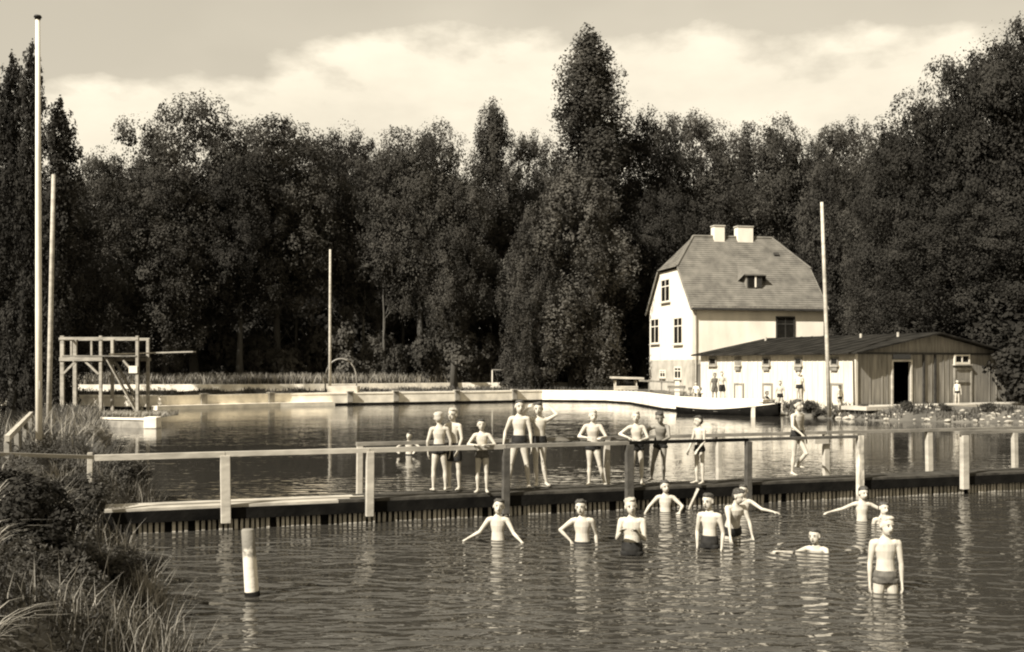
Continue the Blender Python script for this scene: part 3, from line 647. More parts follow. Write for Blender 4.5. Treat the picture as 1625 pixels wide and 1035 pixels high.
mb = MB().bar(E0+nd*.66+Vector((0, 0, .26)), E0+ud*TE+nd*.66+Vector((0, 0, .26)), .07, .175); obj('beam', mb, M['darkwood'], bwk)
mb = MB()
for k in range(int(TE/1.3)): mb.bar(E0+ud*(k*1.3+.4)+nd*.05+Vector((0, 0, .27)), E0+ud*(k*1.3+.4)+nd*.63+Vector((0, 0, .27)), .1, .12)
obj('joist', mb, M['darkwood'], bwk)
mb = MB(); t_ = bw_t(213)
while t_ < TE:
    w = q.uniform(.019, .029); zt_ = .175+q.uniform(-.01, .01)
    if q.random() > .04: mb.obox(E0+ud*t_+nd*(.055+q.uniform(-.008, .008))+Vector((0, 0, (zt_-.25)/2)), ud+nd*q.uniform(-.05, .05), nd, (q.uniform(-.03, .03), 0, 1), w, .013, (zt_+.25)/2)
    t_ += 2*w+q.uniform(.026, .05)
obj('slat_panel', mb, M['slat'], bwk)
obj('gap_shade_board', MB().bar(E0+ud*bw_t(213)+nd*.13+Vector((0, 0, -.03)), E0+ud*TE+nd*.13+Vector((0, 0, -.03)), .03, .40), M['darkwood'], bwk)  # dark sheet added behind the slats to paint the shade in their gaps
obj('ledger', MB().bar(E0+ud*bw_t(213)+nd*.092+Vector((0, 0, .03)), E0+ud*TE+nd*.092+Vector((0, 0, .03)), .03, .06), M['darkwood'], bwk)
def fp(px, z): return E0+ud*bw_t(px)+Vector((0, 0, z))
for px, w, m, low in ((357, .15, 'palewood', .12), (585, .125, 'palewood', .12), (800, .12, 'wood', .05), (995, .14, 'darkwood', -.4), (1183, .11, 'wood', -.3), (1360, .12, 'wornpost', -.3), (1525, .15, 'palewood', .1)):
    p_ = fp(px, 0)-nd*.095; zt_ = 1.185 if px != 1360 else 1.24
    obj('post', MB().obox(p_+Vector((0, 0, (low+zt_)/2)), ud, nd, (q.uniform(-.014, .014), q.uniform(-.01, .01), 1), w/2, .055, (zt_-low)/2), M[{'darkwood': 'postdark', 'wood': 'postdark'}.get(m, m)], bwk, bevel=.008)
BD = nd*(LW-.0)
def bp(px, z):
    t_, _ = hit(px, 600, E0+BD, ud); return E0+BD+ud*t_+Vector((0, 0, z))
for px, w, m in ((142, .08, 'palewood'), (571, .10, 'palewood'), (964, .10, 'palewood'), (1142, .09, 'palewood'), (1312, .12, 'palewood'), (1476, .13, 'palewood'), (1612, .11, 'palewood')):
    p_ = bp(px, 0)+nd*.03; obj('post', MB().obox(p_+Vector((0, 0, .66)), ud, nd, (q.uniform(-.02, .02), q.uniform(-.01, .01), 1), w/2, .05, .56), M[m], bwk, bevel=.008)
# rails
obj('rail', MB().bar(Vector((X(-14, 15.0), 15.0, 1.36)), fp(149, 1.21)-nd*.06, .10, .055), M['wood2'], bwk)
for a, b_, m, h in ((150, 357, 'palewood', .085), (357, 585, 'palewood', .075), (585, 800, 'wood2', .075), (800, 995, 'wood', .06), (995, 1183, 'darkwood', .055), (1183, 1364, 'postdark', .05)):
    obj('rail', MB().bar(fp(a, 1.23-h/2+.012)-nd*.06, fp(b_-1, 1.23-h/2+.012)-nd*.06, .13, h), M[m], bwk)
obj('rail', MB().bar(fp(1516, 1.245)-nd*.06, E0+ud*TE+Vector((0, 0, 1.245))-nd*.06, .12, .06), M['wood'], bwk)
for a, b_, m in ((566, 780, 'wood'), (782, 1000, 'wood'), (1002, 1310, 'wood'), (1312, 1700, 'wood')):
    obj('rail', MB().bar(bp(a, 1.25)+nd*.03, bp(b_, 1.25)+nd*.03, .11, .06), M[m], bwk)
obj('bracket', MB().bar(bp(1290, 1.10)-nd*.05, bp(1312, 1.10)-nd*.05, .05, .13), M['palewood'], bwk)
# mooring post in the near water
r = empty('mooring_post', (X(399, 12.1), 12.1, 0), 'thick round post standing alone in the near water, worn white on its lower half', 'post')
xb, xt = X(400, 12.1), X(393, 12.1)
obj('shaft', MB().tube([(xb+.03, 12.1, -.6), (xb, 12.1, 0), ((xb+xt)/2, 12.1, .38), (xt, 12.1, .74), (xt, 12.1, .752)], [.082, .08, .076, .072, .062], 16), M['moor'], r, smooth=True)
obj('collar', MB().tube([(xb+.012, 12.1, -.1), (xb, 12.1, .05)], [.087, .086], 16), M['darkwood'], r, smooth=True)
# leaning pale stake by the boardwalk
a = at(1094, 808, 0); obj('s', MB().tube([(a.x-.02, a.y, -.4), (a.x, a.y, 0), (a.x+.17, a.y+.1, .36)], [.035, .033, .03], 10), M['palewood'], smooth=True)
tag(bpy.data.objects['s'], 'short pale stake leaning out of the water below the boardwalk', 'stake'); bpy.data.objects['s'].name = 'stake'

# ---------------------------------------------------------------- house
P0 = Vector((X(1099, 74), 74, .5)); U = Vector((.98, .199, 0)).normalized(); Vd = Vector((-.195, .981, 0)).normalized()
HL = hit(1307, 500, P0, U)[0]; HW = hit(1031, 500, P0, Vd)[0]; HW = min(max(HW, 8), 10.5)
ze = Z(483, 74); zr = Z(377, 78.5); zh = ze+(zr-ze)*.53
def HP(u, v, z): return P0+U*u+Vd*v+Vector((0, 0, z-P0.z))
hs = empty('house', P0, 'white rendered house with half-hipped tiled roof behind the shed', 'house')
mb = MB(); hw = HW/2; kf = (zh-ze)/(zr-ze); ghw = hw*(1-kf)
g = [(0, .3), (HW, .3), (HW, ze), (hw+ghw, zh), (hw-ghw, zh), (0, ze)]
vs = [HP(0, v, z) for v, z in g]+[HP(HL, v, z) for v, z in g]; n6 = 6
mb.add(vs, [tuple(range(6)), tuple(range(11, 5, -1))]+[(i, i+6, (i+1) % 6+6, (i+1) % 6) for i in range(6)])
obj('wall', mb, M['plaster'], hs)
obj('plinth', MB().obox(HP(HL/2, -.0, 1.7), U, Vd, (0, 0, 1), HL/2+.03, .03, 1.3).obox(HP(0, HW/2, 1.7), U, Vd, (0, 0, 1), .035, HW/2+.03, 1.3), M['plaster_low'], hs)
# roof in courses
def courses(mb, corner, n, lift=.035):
    """corner(f) -> left point, right point of the slope at height fraction f"""
    nrm = (corner(0)[1]-corner(0)[0]).cross(corner(.5)[0]-corner(0)[0]+ (corner(.5)[1]-corner(0)[1])).normalized()
    if nrm.z < 0: nrm = -nrm
    for i in range(n):
        a, b_ = corner(i/n); c, d_ = corner((i+1)/n)
        mb.add([a+nrm*lift, b_+nrm*lift, d_, c, a-nrm*.03, b_-nrm*.03], [(0, 1, 2, 3), (4, 5, 1, 0)])
ov = .35; oh = .45; dz = (zr-ze)/hw*ov
def slopeF(sgn):
    def f_(f):
        z = ze-dz+(zr-ze+dz)*f; v = -ov+(hw+ov)*f; v = v if sgn > 0 else HW-v
        fh = (zh-(ze-dz))/(zr-(ze-dz)); k = max(0, (f-fh)/(1-fh)); ins = k*2.05
        return HP(-.25+ins, v, z+.12), HP(HL+.25-ins, v, z+.12)
    return f_
fh = (zh-(ze-dz))/(zr-(ze-dz))
rf = MB()
for sg in (1, -1): courses(rf, slopeF(sg), 34, .024)
def hip(end):
    def f_(f):
        ins = f*2.05; z = zh+(zr-zh)*f; u = (-.25+ins) if end == 0 else (HL+.25-ins); hh_ = (hw+ov)*(1-(fh+(1-fh)*f))
        return HP(u, hw-hh_, z+.12), HP(u, hw+hh_, z+.12)
    return f_
for e in (0, 1): courses(rf, hip(e), 15, .024)
roof = obj('roof', rf, M['rooftile'], hs)
obj('ridge_tiles', MB().tube([HP(1.8, hw, zr+.14), HP(HL-1.8, hw, zr+.14)], [.11, .11], 8)
    .tube([HP(1.8, hw, zr+.14), HP(-.25, hw-(hw+ov)*(1-fh), zh+.14)], [.09, .09], 8).tube([HP(HL-1.8, hw, zr+.14), HP(HL+.25, hw-(hw+ov)*(1-fh), zh+.14)], [.09, .09], 8), M['rooftile'], roof)
for t0_, t1_ in ((1131, 1147), (1168, 1192)):
    a_ = hit(t0_, 500, P0+Vd*hw, U)[0]; b_ = hit(t1_, 500, P0+Vd*hw, U)[0]
    ch = obj('chimney', MB().obox(HP((a_+b_)/2, hw, zr+.25), U, Vd, (0, 0, 1), (b_-a_)/2, .35, .62), M['plaster'], roof)
    obj('cap', MB().obox(HP((a_+b_)/2, hw, zr+.92), U, Vd, (0, 0, 1), (b_-a_)/2+.05, .40, .045), M['plaster_low'], roof)
obj('gutter', MB().bar(HP(-.2, -ov-.05, ze-dz+.06), HP(HL+.2, -ov-.05, ze-dz+.06), .13, .14), M['dark'], hs)
obj('soffit', MB().obox(HP(HL/2, -.19, ze-.18), U, Vd, (0, 0, 1), HL/2+.1, .17, .05), M['greywood'], hs)
for sg, u_ in ((1, -.22), (-1, -.22), (1, HL+.22)):
    v0, v1 = (-ov, hw-ghw) if sg > 0 else (HW+ov, hw+ghw)
    obj('bargeboard', MB().bar(HP(u_, v0, ze-dz+.03), HP(u_, v1, zh+.03), .05, .16, Vd), M['greywood'], hs)
obj('downpipe', MB().tube([HP(.2, -.1, ze-.2), HP(.2, -.1, .6)], [.05, .05], 8), M['plaster_low'], hs)
def window(px0, px1, py0, py1, org, dr, nrm, parent, off=.03, bars=(1, 1), name='window', glass='glass', fr='paint', sill=True):
    a_, z1 = hit(px0, py0, org, dr); b_, _ = hit(px1, py0, org, dr); _, z0 = hit((px0+px1)/2, py1, org, dr)
    if a_ > b_: a_, b_ = b_, a_
    c = Vector((org[0], org[1], 0))+dr*((a_+b_)/2)+Vector((0, 0, (z0+z1)/2))+nrm*off; hx = (b_-a_)/2; hz_ = abs(z1-z0)/2; th = min(.11, hx*.28)
    mb = MB()
    for sx in (-1, 1): mb.obox(c+dr*sx*(hx-th/2), dr, nrm, (0, 0, 1), th/2, .045, hz_)
    for sz in (-1, 1): mb.obox(c+Vector((0, 0, sz*(hz_-th/2))), dr, nrm, (0, 0, 1), hx-th, .043, th/2)
    if bars[0]: mb.obox(c, dr, nrm, (0, 0, 1), th*.35, .038, hz_-th)
    if bars[1]: mb.obox(c+Vector((0, 0, hz_*.35)), dr, nrm, (0, 0, 1), hx-th, .034, th*.35)
    w_ = obj(name, mb, M[fr], parent)
    obj('pane', MB().obox(c-nrm*.005, dr, nrm, (0, 0, 1), hx-.02, .02, hz_-.02), M[glass], w_)
    if sill: obj('sill', MB().obox(c+nrm*.06-Vector((0, 0, hz_+.035)), dr, nrm, (0, 0, 1), hx+.06, .09, .03), M['plaster_low'], w_)
    return w_
window(1231, 1261, 502, 540, P0, U, -Vd, hs, fr='dark')
for a in ((1050, 1064, 444, 480), (1033.5, 1047, 506, 546), (1070, 1084, 504, 547), (1071, 1082, 582, 602), (1048, 1057, 587, 600)):
    window(*a, P0, Vd, -U, hs)
dw = window(1101, 1115, 577, 634, P0, U, -Vd, hs, .05, (0, 0), 'door', 'greywood', 'concrete_grey', False)
# dormer on front slope
def roofpt(px, py):
    """point of the front slope seen at that place of the roof"""
    n = Vector((0, 0, 1)).cross(U).normalized(); a = HP(0, -ov, ze-dz+.12); nn = U.cross(HP(0, hw, zr+.12)-a).normalized()
    o = Vector((0, 0, HC)); dr = Vector(((px-812.5)/F, 1, (HY-py)/F)); return o+dr*((a-o).dot(nn)/dr.dot(nn))
c = roofpt(1197, 458); dl = 1.15
f0 = c-U*.62; f1 = c+U*.62; up = Vector((0, 0, 1.0)); mbw = MB(); back = Vd*dl*1.05
mbw.add([f0, f1, f1+up, f0+up, f0+back+up*.95, f1+back+up*.95], [(0, 1, 2, 3), (0, 3, 4), (1, 5, 2)])
do = obj('dormer', mbw, M['greywood'], roof)
rt = MB(); A_1 = f0+up-Vd*.2-U*.2; B_1 = f1+up-Vd*.2+U*.2; bk = roofpt(1180, 425); bb = Vd*2.1+Vector((0, 0, .85))
rt.add([A_1, B_1, B_1+bb-U*.3, A_1+bb+U*.3, A_1-Vector((0, 0, .09)), B_1-Vector((0, 0, .09)), f0+back-U*.75, f1+back+U*.75], [(0, 1, 2, 3), (4, 5, 1, 0), (0, 3, 6), (1, 7, 2)])
obj('dormer_roof', rt, M['rooftile'], roof)
wd = obj('window', MB().obox(c-Vd*.04+Vector((0, 0, .5)), U, Vd, (0, 0, 1), .54, .03, .42), M['dark'], roof)
obj('pane', MB().obox(c-Vd*.08-U*.26+Vector((0, 0, .5)), U, Vd, (0, 0, 1), .22, .01, .36), M['glass'], roof)
obj('window_bar', MB().obox(c-Vd*.09+U*.06+Vector((0, 0, .5)), U, Vd, (0, 0, 1), .055, .02, .42), M['paint'], roof)
c2 = roofpt(1232, 405); obj('roof_hatch', MB().obox(c2+Vector((0, -.03, .05)), U, Vd+Vector((0, 0, 1)), (0, -1, 1), .2, .14, .05), M['dark'], roof)
obj('junction_box', MB().obox(HP(HL+.12, .3, ze-.3), U, Vd, (0, 0, 1), .12, .12, .4), M['paint'], hs)

# ---------------------------------------------------------------- shed
SC = Vector((X(1358, 54), 54, 0)); G = Vector((.89, .456, 0)).normalized(); Wd = Vector((-.456, .89, 0)).normalized()
SG = hit(1597, 600, SC, G)[0]; SL = hit(1112, 600, SC, Wd)[0]
se = Z(561, 54); sr = Z(531, 56.5); g0 = .0
def SP(g_, w_, z): return SC+G*g_+Wd*w_+Vector((0, 0, z))
sd = empty('bathhouse_shed', SC+Vector((0, 0, .5)), 'long low wooden changing shed with a black roof, white side and grey gable', 'shed')
def slab(mb, pts, nrm, th):
    nrm = Vector(nrm).normalized()*th; a = [Vector(p) for p in pts]; n = len(a)
    mb.add(a+[p-nrm for p in a], [tuple(range(n)), tuple(range(2*n-1, n-1, -1))]+[(i, (i+1) % n, (i+1) % n+n, i+n)[::-1] for i in range(n)]); return mb
# white long side
mb = slab(MB(), [SP(0, 0, g0), SP(0, 0, se), SP(0, SL, se), SP(0, SL, g0)], -G, .1)
side = obj('side_wall', mb, M['whitewood'], sd)
mb = MB(); q = random.Random(8); t_ = .02
for px in list(range(1122, 1356, 8)):
    t_ = hit(px+q.uniform(-1, 1), 600, SC, Wd)[0]; mb.obox(SP(-.012, t_, (se+g0)/2), Wd, G, (0, 0, 1), .03, .014, (se-g0)/2-.02)
obj('batten', mb, M['whitewood'], sd)
obj('back_wall', slab(MB(), [SP(SG, 0, g0), SP(SG, SL, g0), SP(SG, SL, se), SP(SG, 0, se)], G, .1), M['greywood'], sd)
obj('end_wall', slab(MB(), [SP(0.1, SL, g0), SP(SG-.1, SL, g0), SP(SG-.1, SL, se), SP(SG/2, SL, sr), SP(.1, SL, se)][::-1], Wd, .1), M['whitewood'], sd)
# grey gable with open doorway
da, db = hit(1416, 600, SC, G)[0], hit(1444, 600, SC, G)[0]; dzt = hit(1430, 574, SC, G)[1]
mb = MB()
def gz(g_): return se+(sr-se)*(1-abs(g_-SG/2)/(SG/2))
slab(mb, [SP(.1, 0, g0), SP(da, 0, g0), SP(da, 0, gz(da)), SP(.1, 0, gz(.1))][::-1], -Wd, .1)
slab(mb, [SP(da, 0, dzt), SP(db, 0, dzt), SP(db, 0, gz(db)), SP(da, 0, gz(da))][::-1], -Wd, .1)
slab(mb, [SP(db, 0, g0), SP(SG-.1, 0, g0), SP(SG-.1, 0, gz(SG-.1)), SP(SG/2, 0, sr), SP(db, 0, gz(db))][::-1], -Wd, .1)
obj('gable_wall', mb, M['greywood'], sd)
obj('corner_board', MB().obox(SP(-.02, -.02, (se+g0)/2), G, Wd, (0, 0, 1), .07, .07, (se-g0)/2-.01), M['whitewood'], sd)
mb = MB()
for px in (1381, 1400, 1408, 1451, 1478, 1497, 1505, 1570, 1581):
    t_ = hit(px, 600, SC, G)[0]; obj('batten', MB().obox(SP(t_, -.012, (se+g0)/2), G, Wd, (0, 0, 1), .028, .013, (se-g0)/2-.02), M['greywood'], sd)
for px in (1465, 1483): obj('downpipe', MB().obox(SP(hit(px, 600, SC, G)[0], -.05, (se+g0)/2), G, Wd, (0, 0, 1), .06, .04, (se-g0)/2), M['dark'], sd)
obj('tie_beam', MB().obox(SP(SG/2, -.04, se+.02), G, Wd, (0, 0, 1), SG/2, .035, .05), M['dark'], sd)
mb = MB()
for k in (da-.05, db+.05): mb.obox(SP(k, -.03, (dzt+g0)/2), G, Wd, (0, 0, 1), .05, .05, (dzt-g0)/2)
mb.obox(SP((da+db)/2, -.03, dzt+.05), G, Wd, (0, 0, 1), (db-da)/2+.1, .05, .05)
dfm = obj('doorway_frame', mb, M['palewood'], sd)
obj('transom', MB().obox(SP((da+db)/2, -.02, dzt+.27), G, Wd, (0, 0, 1), (db-da)/2, .03, .14), M['glass'], sd)
window(1513, 1538, 562, 578, SC, G, -Wd, sd, .03, (1, 0), sill=True)
dr_ = window(1513, 1541, 584, 643, SC, G, -Wd, sd, .03, (0, 0), 'door', 'greywood', 'concrete_grey', False)
obj('crossrail', MB().obox(SP((hit(1513, 600, SC, G)[0]+hit(1541, 600, SC, G)[0])/2, -.09, 1.75), G, Wd, (0, 0, 1), .4, .02, .05), M['wood'], dr_)
pth = MB(); pth.obox(SP(SG/2+3, -1.3, .52), G, Wd, (0, 0, 1), SG/2+4.5, .9, .09); tag(obj('path', pth, M['sand']), kind='structure')
obj('floor', MB().obox(SP(SG/2, SL/2, .44), G, Wd, (0, 0, 1), SG/2-.12, SL/2-.12, .04), M['wood'], sd)
# roof slabs with overhang
oe, og = .4, .45; k = (sr-se)/(SG/2); th = .08
rb = MB()
for sg in (0, 1):
    g1 = -oe if sg == 0 else SG+oe; gm = SG/2; zl = se-k*oe+.04; zm = sr+.04
    a = [SP(g1, -og, zl), SP(gm, -og, zm), SP(gm, SL+og, zm), SP(g1, SL+og, zl)]
    if sg: a = a[::-1]
    up = Vector((0, 0, th)); rb.add(a+[p+up for p in a], [(3, 2, 1, 0), (4, 5, 6, 7)]+[(i, (i+1) % 4, (i+1) % 4+4, i+4) for i in range(4)])
srf = obj('roof', rb, M['tar'], sd)
mb = MB(); 
for j in range(1, 14):
    w_ = SL*j/14; mb.bar(SP(-oe, w_, se-k*oe+.13), SP(SG/2, w_, sr+.13), .05, .03)
obj('roof_batten', mb, M['tar'], srf)
for px, py in ((1215, 537), (1366, 531), (1425, 529)):
    w_ = hit(px, 600, SC+G*SG*.4, Wd)[0]; obj('vent_pipe', MB().tube([SP(SG*.4, w_, sr-.3), SP(SG*.4, w_, sr+.14)], [.07, .07], 8), M['palewood'], srf)
for px, dk in ((1132, 'glass'), (1172, 'greywood'), (1217, 'glass'), (1268, 'glass'), (1325, 'glass')):
    h_ = 6.0 if dk == 'glass' else 5
    window(px-h_, px+h_, 567, 580, SC, Wd, -G, sd, .03, (0, 0), 'window', dk, 'greywood', True)
    if px > 1140: 
        t_, z_ = hit(px, 585, SC, Wd); obj('shutter', MB().obox(SP(-.1, t_, z_-.02), Wd, G, (0, 0, 1), .24, .03, .09), M['greywood'], sd)
for a, b_ in ((1166, 1181), (1211, 1227), (1319, 1338)):
    window(a, b_, 608, 646, SC, Wd, -G, sd, .03, (0, 0), 'hatch_door', 'whitewood', 'greywood', False)

# ---------------------------------------------------------------- boat and shore furniture
a = Vector((X(1075, 58.0), 58.0, 0)); b_ = Vector((X(1237, 54.6), 54.6, 0)); bd = (b_-a).normalized(); bn = Vector((-bd.y, bd.x, 0)); BL = (b_-a).length
bt = empty('boat', (a+b_)/2, 'long dark wooden rowing boat with a white gunwale moored at the quay', 'boat')
sec = []; 
for i in range(15):
    f = i/14; w = .55*math.sin(PI*min(1, .06+f*.86))**.6; sh_ = .26+.36*max(0, f-.35)**1.4*2+.12*(1-f)**3; kz = -.18+.16*(abs(f-.5)*2)**3
    sec.append((a+bd*BL*f, w, sh_, kz))
vs = []; fs = []
for c, w, s1, kz in sec:
    for t_ in range(9):
        g_ = -1+t_/4; vs.append(c+bn*w*math.copysign(abs(g_)**.6, g_)+Vector((0, 0, kz+(s1-kz)*abs(g_)**2.2)))
    for t_ in range(9):
        g_ = 1-t_/4; vs.append(c+bn*(w-.04)*math.copysign(abs(g_)**.6, g_)+Vector((0, 0, kz+.05+(s1-kz-.05)*abs(g_)**2.2)))
for i in range(14):
    for t_ in range(18): fs.append((i*18+t_, i*18+(t_+1) % 18, (i+1)*18+(t_+1) % 18, (i+1)*18+t_))
fs += [tuple(range(17, -1, -1)), tuple(range(14*18, 15*18))]
obj('hull', MB().add(vs, fs), M['darkwood'], bt, smooth=True)
for sg in (-1, 1):
    obj('gunwale', MB().tube([c+bn*(w+.005)*sg+Vector((0, 0, s1+.02)) for c, w, s1, kz in sec], [.035]*15, 6), M['paint'] if sg == -1 else M['palewood'], bt, smooth=True)
for i in (3, 6, 9, 12):
    c, w, s1, kz = sec[i]; obj('thwart', MB().obox(c+Vector((0, 0, s1-.1)), bn, bd, (0, 0, 1), w-.04, .12, .02), M['wood'], bt)
obj('stern_board', MB().obox(sec[14][0]-bd*.5+Vector((0, 0, sec[14][2]+.02)), bn, bd, (0, 0, 1), .3, .5, .02), M['dark'], bt)
mp = at(1190, 661, 0); r = empty('bollard', (mp.x, mp.y-.5, 0), 'short white T-shaped mooring bollard in front of the boat', 'bollard')
obj('post', MB().box(mp.x-.09, mp.x+.09, mp.y-.8, mp.y-.62, -.4, .5), M['paint'], r, bevel=.01); obj('cap', MB().box(mp.x-.26, mp.x+.12, mp.y-.82, mp.y-.6, .502, .62), M['paint'], r, bevel=.01)
# slatted stand
d = 75.5; r = empty('slatted_stand', (X(994, d), d, .7), 'pale slatted wooden stand with a flat top on the quay left of the house', 'stand'); x0, x1 = X(977, d), X(1010, d)
for x in (x0, x1):
    for y in (d, d+1): obj('post', MB().bar((x, y, .7), (x, y, Z(604, d)), .08, .08, (0, 1, 0)), M['palewood'], r)
obj('top', MB().obox(((x0+x1)/2+.1, d+.5, Z(600, d)), (1, 0, -.03), (0, 1, 0), (.03, 0, 1), 1.15, .75, .07), M['palewood'], r)
mb = MB()
for k in range(6): mb.bar((x0+.1+(x1-x0-.2)*k/5, d-.03, .75), (x0+.1+(x1-x0-.2)*k/5, d-.03, Z(614, d)), .09, .03, (0, 1, 0))
mb.bar((x0-.1, d-.06, Z(614, d)), (x1+.1, d-.06, Z(614, d)), .03, .12); mb.bar((x0-.1, d-.06, .95), (x1+.1, d-.06, .95), .03, .12); obj('slat_panel', mb, M['palewood'], r)
# rail to white pillar
d = 73; r = empty('garden_fence', (X(1050, d), d, .6), 'grey single-rail fence ending at a white pillar before the house gable', 'fence')
obj('rail', MB().bar((X(1014, d), d, Z(604, d)), (X(1072, d), d, Z(607, d)), .05, .12), M['greywood'], r)
for px in (1030, 1050): obj('post', MB().bar((X(px, d), d+.06, .5), (X(px, d), d+.06, Z(602, d)), .07, .07, (0, 1, 0)), M['greywood'], r)
obj('pillar', MB().box(X(1071, d), X(1078, d), d-.15, d+.15, .4, Z(605, d)), M['plaster'], r, bevel=.01)
def bench(px0, px1, d, label):
    g = hz(X(px0, d), d); a_, b_ = X(px0, d), X(px1, d); r = empty('bench', ((a_+b_)/2, d, g), label, 'bench', 'benches before the house')
    obj('seat', MB().obox(((a_+b_)/2, d, g+.44), (1, 0, 0), (0, 1, 0), (0, 0, 1), (b_-a_)/2, .2, .025), M['wood'], r)
    for x in (a_+.12, b_-.12): obj('leg', MB().obox((x, d, g+.2), (1, 0, 0), (0, 1, 0), (0, 0, 1), .03, .17, .215), M['wood'], r)
    obj('backrest', MB().obox(((a_+b_)/2, d+.22, g+.72), (1, 0, 0), (0, 1, 0), (0, 0, 1), (b_-a_)/2, .02, .09).bar((a_+.12, d+.19, g+.3), (a_+.12, d+.19, g+.8), .05, .03, (0, 1, 0)).bar((b_-.12, d+.19, g+.3), (b_-.12, d+.19, g+.8), .05, .03, (0, 1, 0)), M['wood'], r)
bench(1060, 1089, 66, 'low wooden bench before the house gable, left one')
bench(1093, 1115, 62.5, 'low wooden bench near the left shed end, with a seated child')

# ---------------------------------------------------------------- people
def fuse(mb, voxel, smooth=2, fac=.5):
    me = bpy.data.meshes.new('tmp'); me.from_pydata(mb.v, [], mb.f); me.update()
    o = bpy.data.objects.new('tmp', me); C.objects.link(o)
    m = o.modifiers.new('r', 'REMESH'); m.mode = 'VOXEL'; m.voxel_size = voxel; m.use_smooth_shade = True
    if smooth: s = o.modifiers.new('s', 'SMOOTH'); s.iterations = smooth; s.factor = fac
    dg = bpy.context.evaluated_depsgraph_get(); dg.update()
    r = bpy.data.meshes.new_from_object(o.evaluated_get(dg)); bpy.data.objects.remove(o); bpy.data.meshes.remove(me)
    r.polygons.foreach_set('use_smooth', [True]*len(r.polygons)); return r
def V3(*a): return Vector(a)
def person(label, px, base, h, heading=180, lean=(0, 0, 1), head=(0, 0, 1), face=(0, 1, 0), armL=((-.25, 0, -1), (-.05, .15, -1)), armR=((.25, 0, -1), (.05, .15, -1)),
           legL=((-.08, 0, -1), (0, -.03, -1)), legR=((.08, 0, -1), (0, -.03, -1)), skin='skin', hair='hair_dark', trunks='cloth', long=False, shirt=None, far=False, group=None, build=1.0, foot=None, high=False, pelvis_z=None):
    """base = world point under the feet (z = their level). Local frame: x = the person's right as (+), y = the way they face"""
    vox = .017 if far else .0078
    qr = random.Random(int(px*13)); build *= qr.uniform(.93, 1.1)
    if face == (0, 1, 0): face = (qr.uniform(-.4, .3), 1, qr.uniform(-.12, .05)); head = (head[0]+qr.uniform(-.14, .14), head[1]+qr.uniform(-.05, .12), head[2])
    L_ = h; n = lambda v: Vector(v).normalized()
    sp_ = n(lean); side = V3(1, 0, 0); fwd = sp_.cross(side)*-1
    if fwd.y < 0: fwd = -fwd
    tl, sl = .245*L_, .235*L_
    dL, dL2, dR, dR2 = n(legL[0]), n(legL[1]), n(legR[0]), n(legR[1])
    drop = max(-(dL*tl+dL2*sl).z, -(dR*tl+dR2*sl).z)
    pz = drop+.045*L_ if pelvis_z is None else pelvis_z
    pel = V3(0, 0, pz+.032*L_)
    B = build; mb = MB()
    ch = lambda f: pel+sp_*f*L_
    # torso
    mb.tube([ch(-.035), ch(.02), ch(.08), ch(.14), ch(.21), ch(.265), ch(.295)],
            [(.062*L_*B, .05*L_*B), (.078*L_*B, .056*L_*B), (.070*L_*B, .050*L_*B), (.066*L_*B, .046*L_*B), (.082*L_*B, .056*L_*B), (.082*L_*B, .050*L_*B), (.05*L_, .036*L_)], 16, side, True)
    neck0 = ch(.295); hd = n(head); neck1 = neck0+(sp_*.35+hd*.65).normalized()*.036*L_
    mb.tube([ch(.27), neck0, neck1+hd*.03*L_], [(.034*L_, .036*L_), .028*L_, .027*L_], 12, None, True)
    shz = .272
    for s in (-1, 1): mb.tube([ch(shz-.01)+side*s*.03*L_, ch(shz)+side*s*.075*L_, ch(shz-.008)+side*s*.098*L_], [.036*L_, .034*L_, .031*L_], 10, None, True)
    # shoulder blades / chest
    for s in (-1, 1): mb.ell(pel+side*s*.035*L_-fwd*.03*L_-V3(0, 0, .015*L_), (.04*L_, .04*L_, .042*L_))
    # head
    f_ = n(face); f_ = (f_-hd*f_.dot(hd)).normalized(); hs_ = f_.cross(hd).normalized()   # right side
    hc = neck1+hd*.078*L_ if h > 1.4 else neck1+hd*.081*L_
    hr = .068*L_ if h > 1.4 else .071*L_
    ax = (hs_, f_, hd); hc = hc+f_*.008*L_
    mb.ell(hc+hd*.018*L_-f_*.006*L_, (hr*.80, hr*.98, hr*.86), ax, 16, 10)
    mb.ell(hc-hd*.022*L_+f_*.018*L_, (hr*.62, hr*.66, hr*.84), ax, 14, 10)
    mb.ell(hc-hd*.062*L_+f_*.034*L_, (hr*.28, hr*.24, hr*.2), ax)
    mb.tube([hc+hd*.006*L_+f_*.062*L_, hc-hd*.016*L_+f_*.079*L_, hc-hd*.024*L_+f_*.074*L_], [.006*L_, .0105*L_, .011*L_], 8, None, True)
    for s in (-1, 1):
        mb.ell(hc+hs_*s*hr*.80-hd*.006*L_, (.007*L_, .013*L_, .021*L_), ax)
    # arms
    hands = []
    for s, arm in ((-1, armL), (1, armR)):
        a0 = ch(shz-.004)+side*s*.1*L_; d1 = n(arm[0]); d2 = n(arm[1]); el = a0+d1*.168*L_; wr = el+d2*.145*L_
        mb.tube([a0, a0+d1*.06*L_, a0+d1*.13*L_, el], [.029*L_*B, .0265*L_*B, .0215*L_, .020*L_], 10, None, True)
        mb.tube([el, el+d2*.045*L_, el+d2*.105*L_, wr], [.0205*L_, .0205*L_, .0155*L_, .0130*L_], 10, None, True)
        hdv = n(arm[2]) if len(arm) > 2 else d2
        pn = V3(0, 0, 1).cross(hdv); pn = pn.normalized() if pn.length > .35 else side*-s
        if abs(hdv.z) > .8: pw = V3(0, 1, 0)
        else: pw = pn
        pw = (pw-hdv*pw.dot(hdv)).normalized(); nn = hdv.cross(pw).normalized()
        if nn.dot(side*-s) < 0 and abs(hdv.z) > .8: nn = -nn
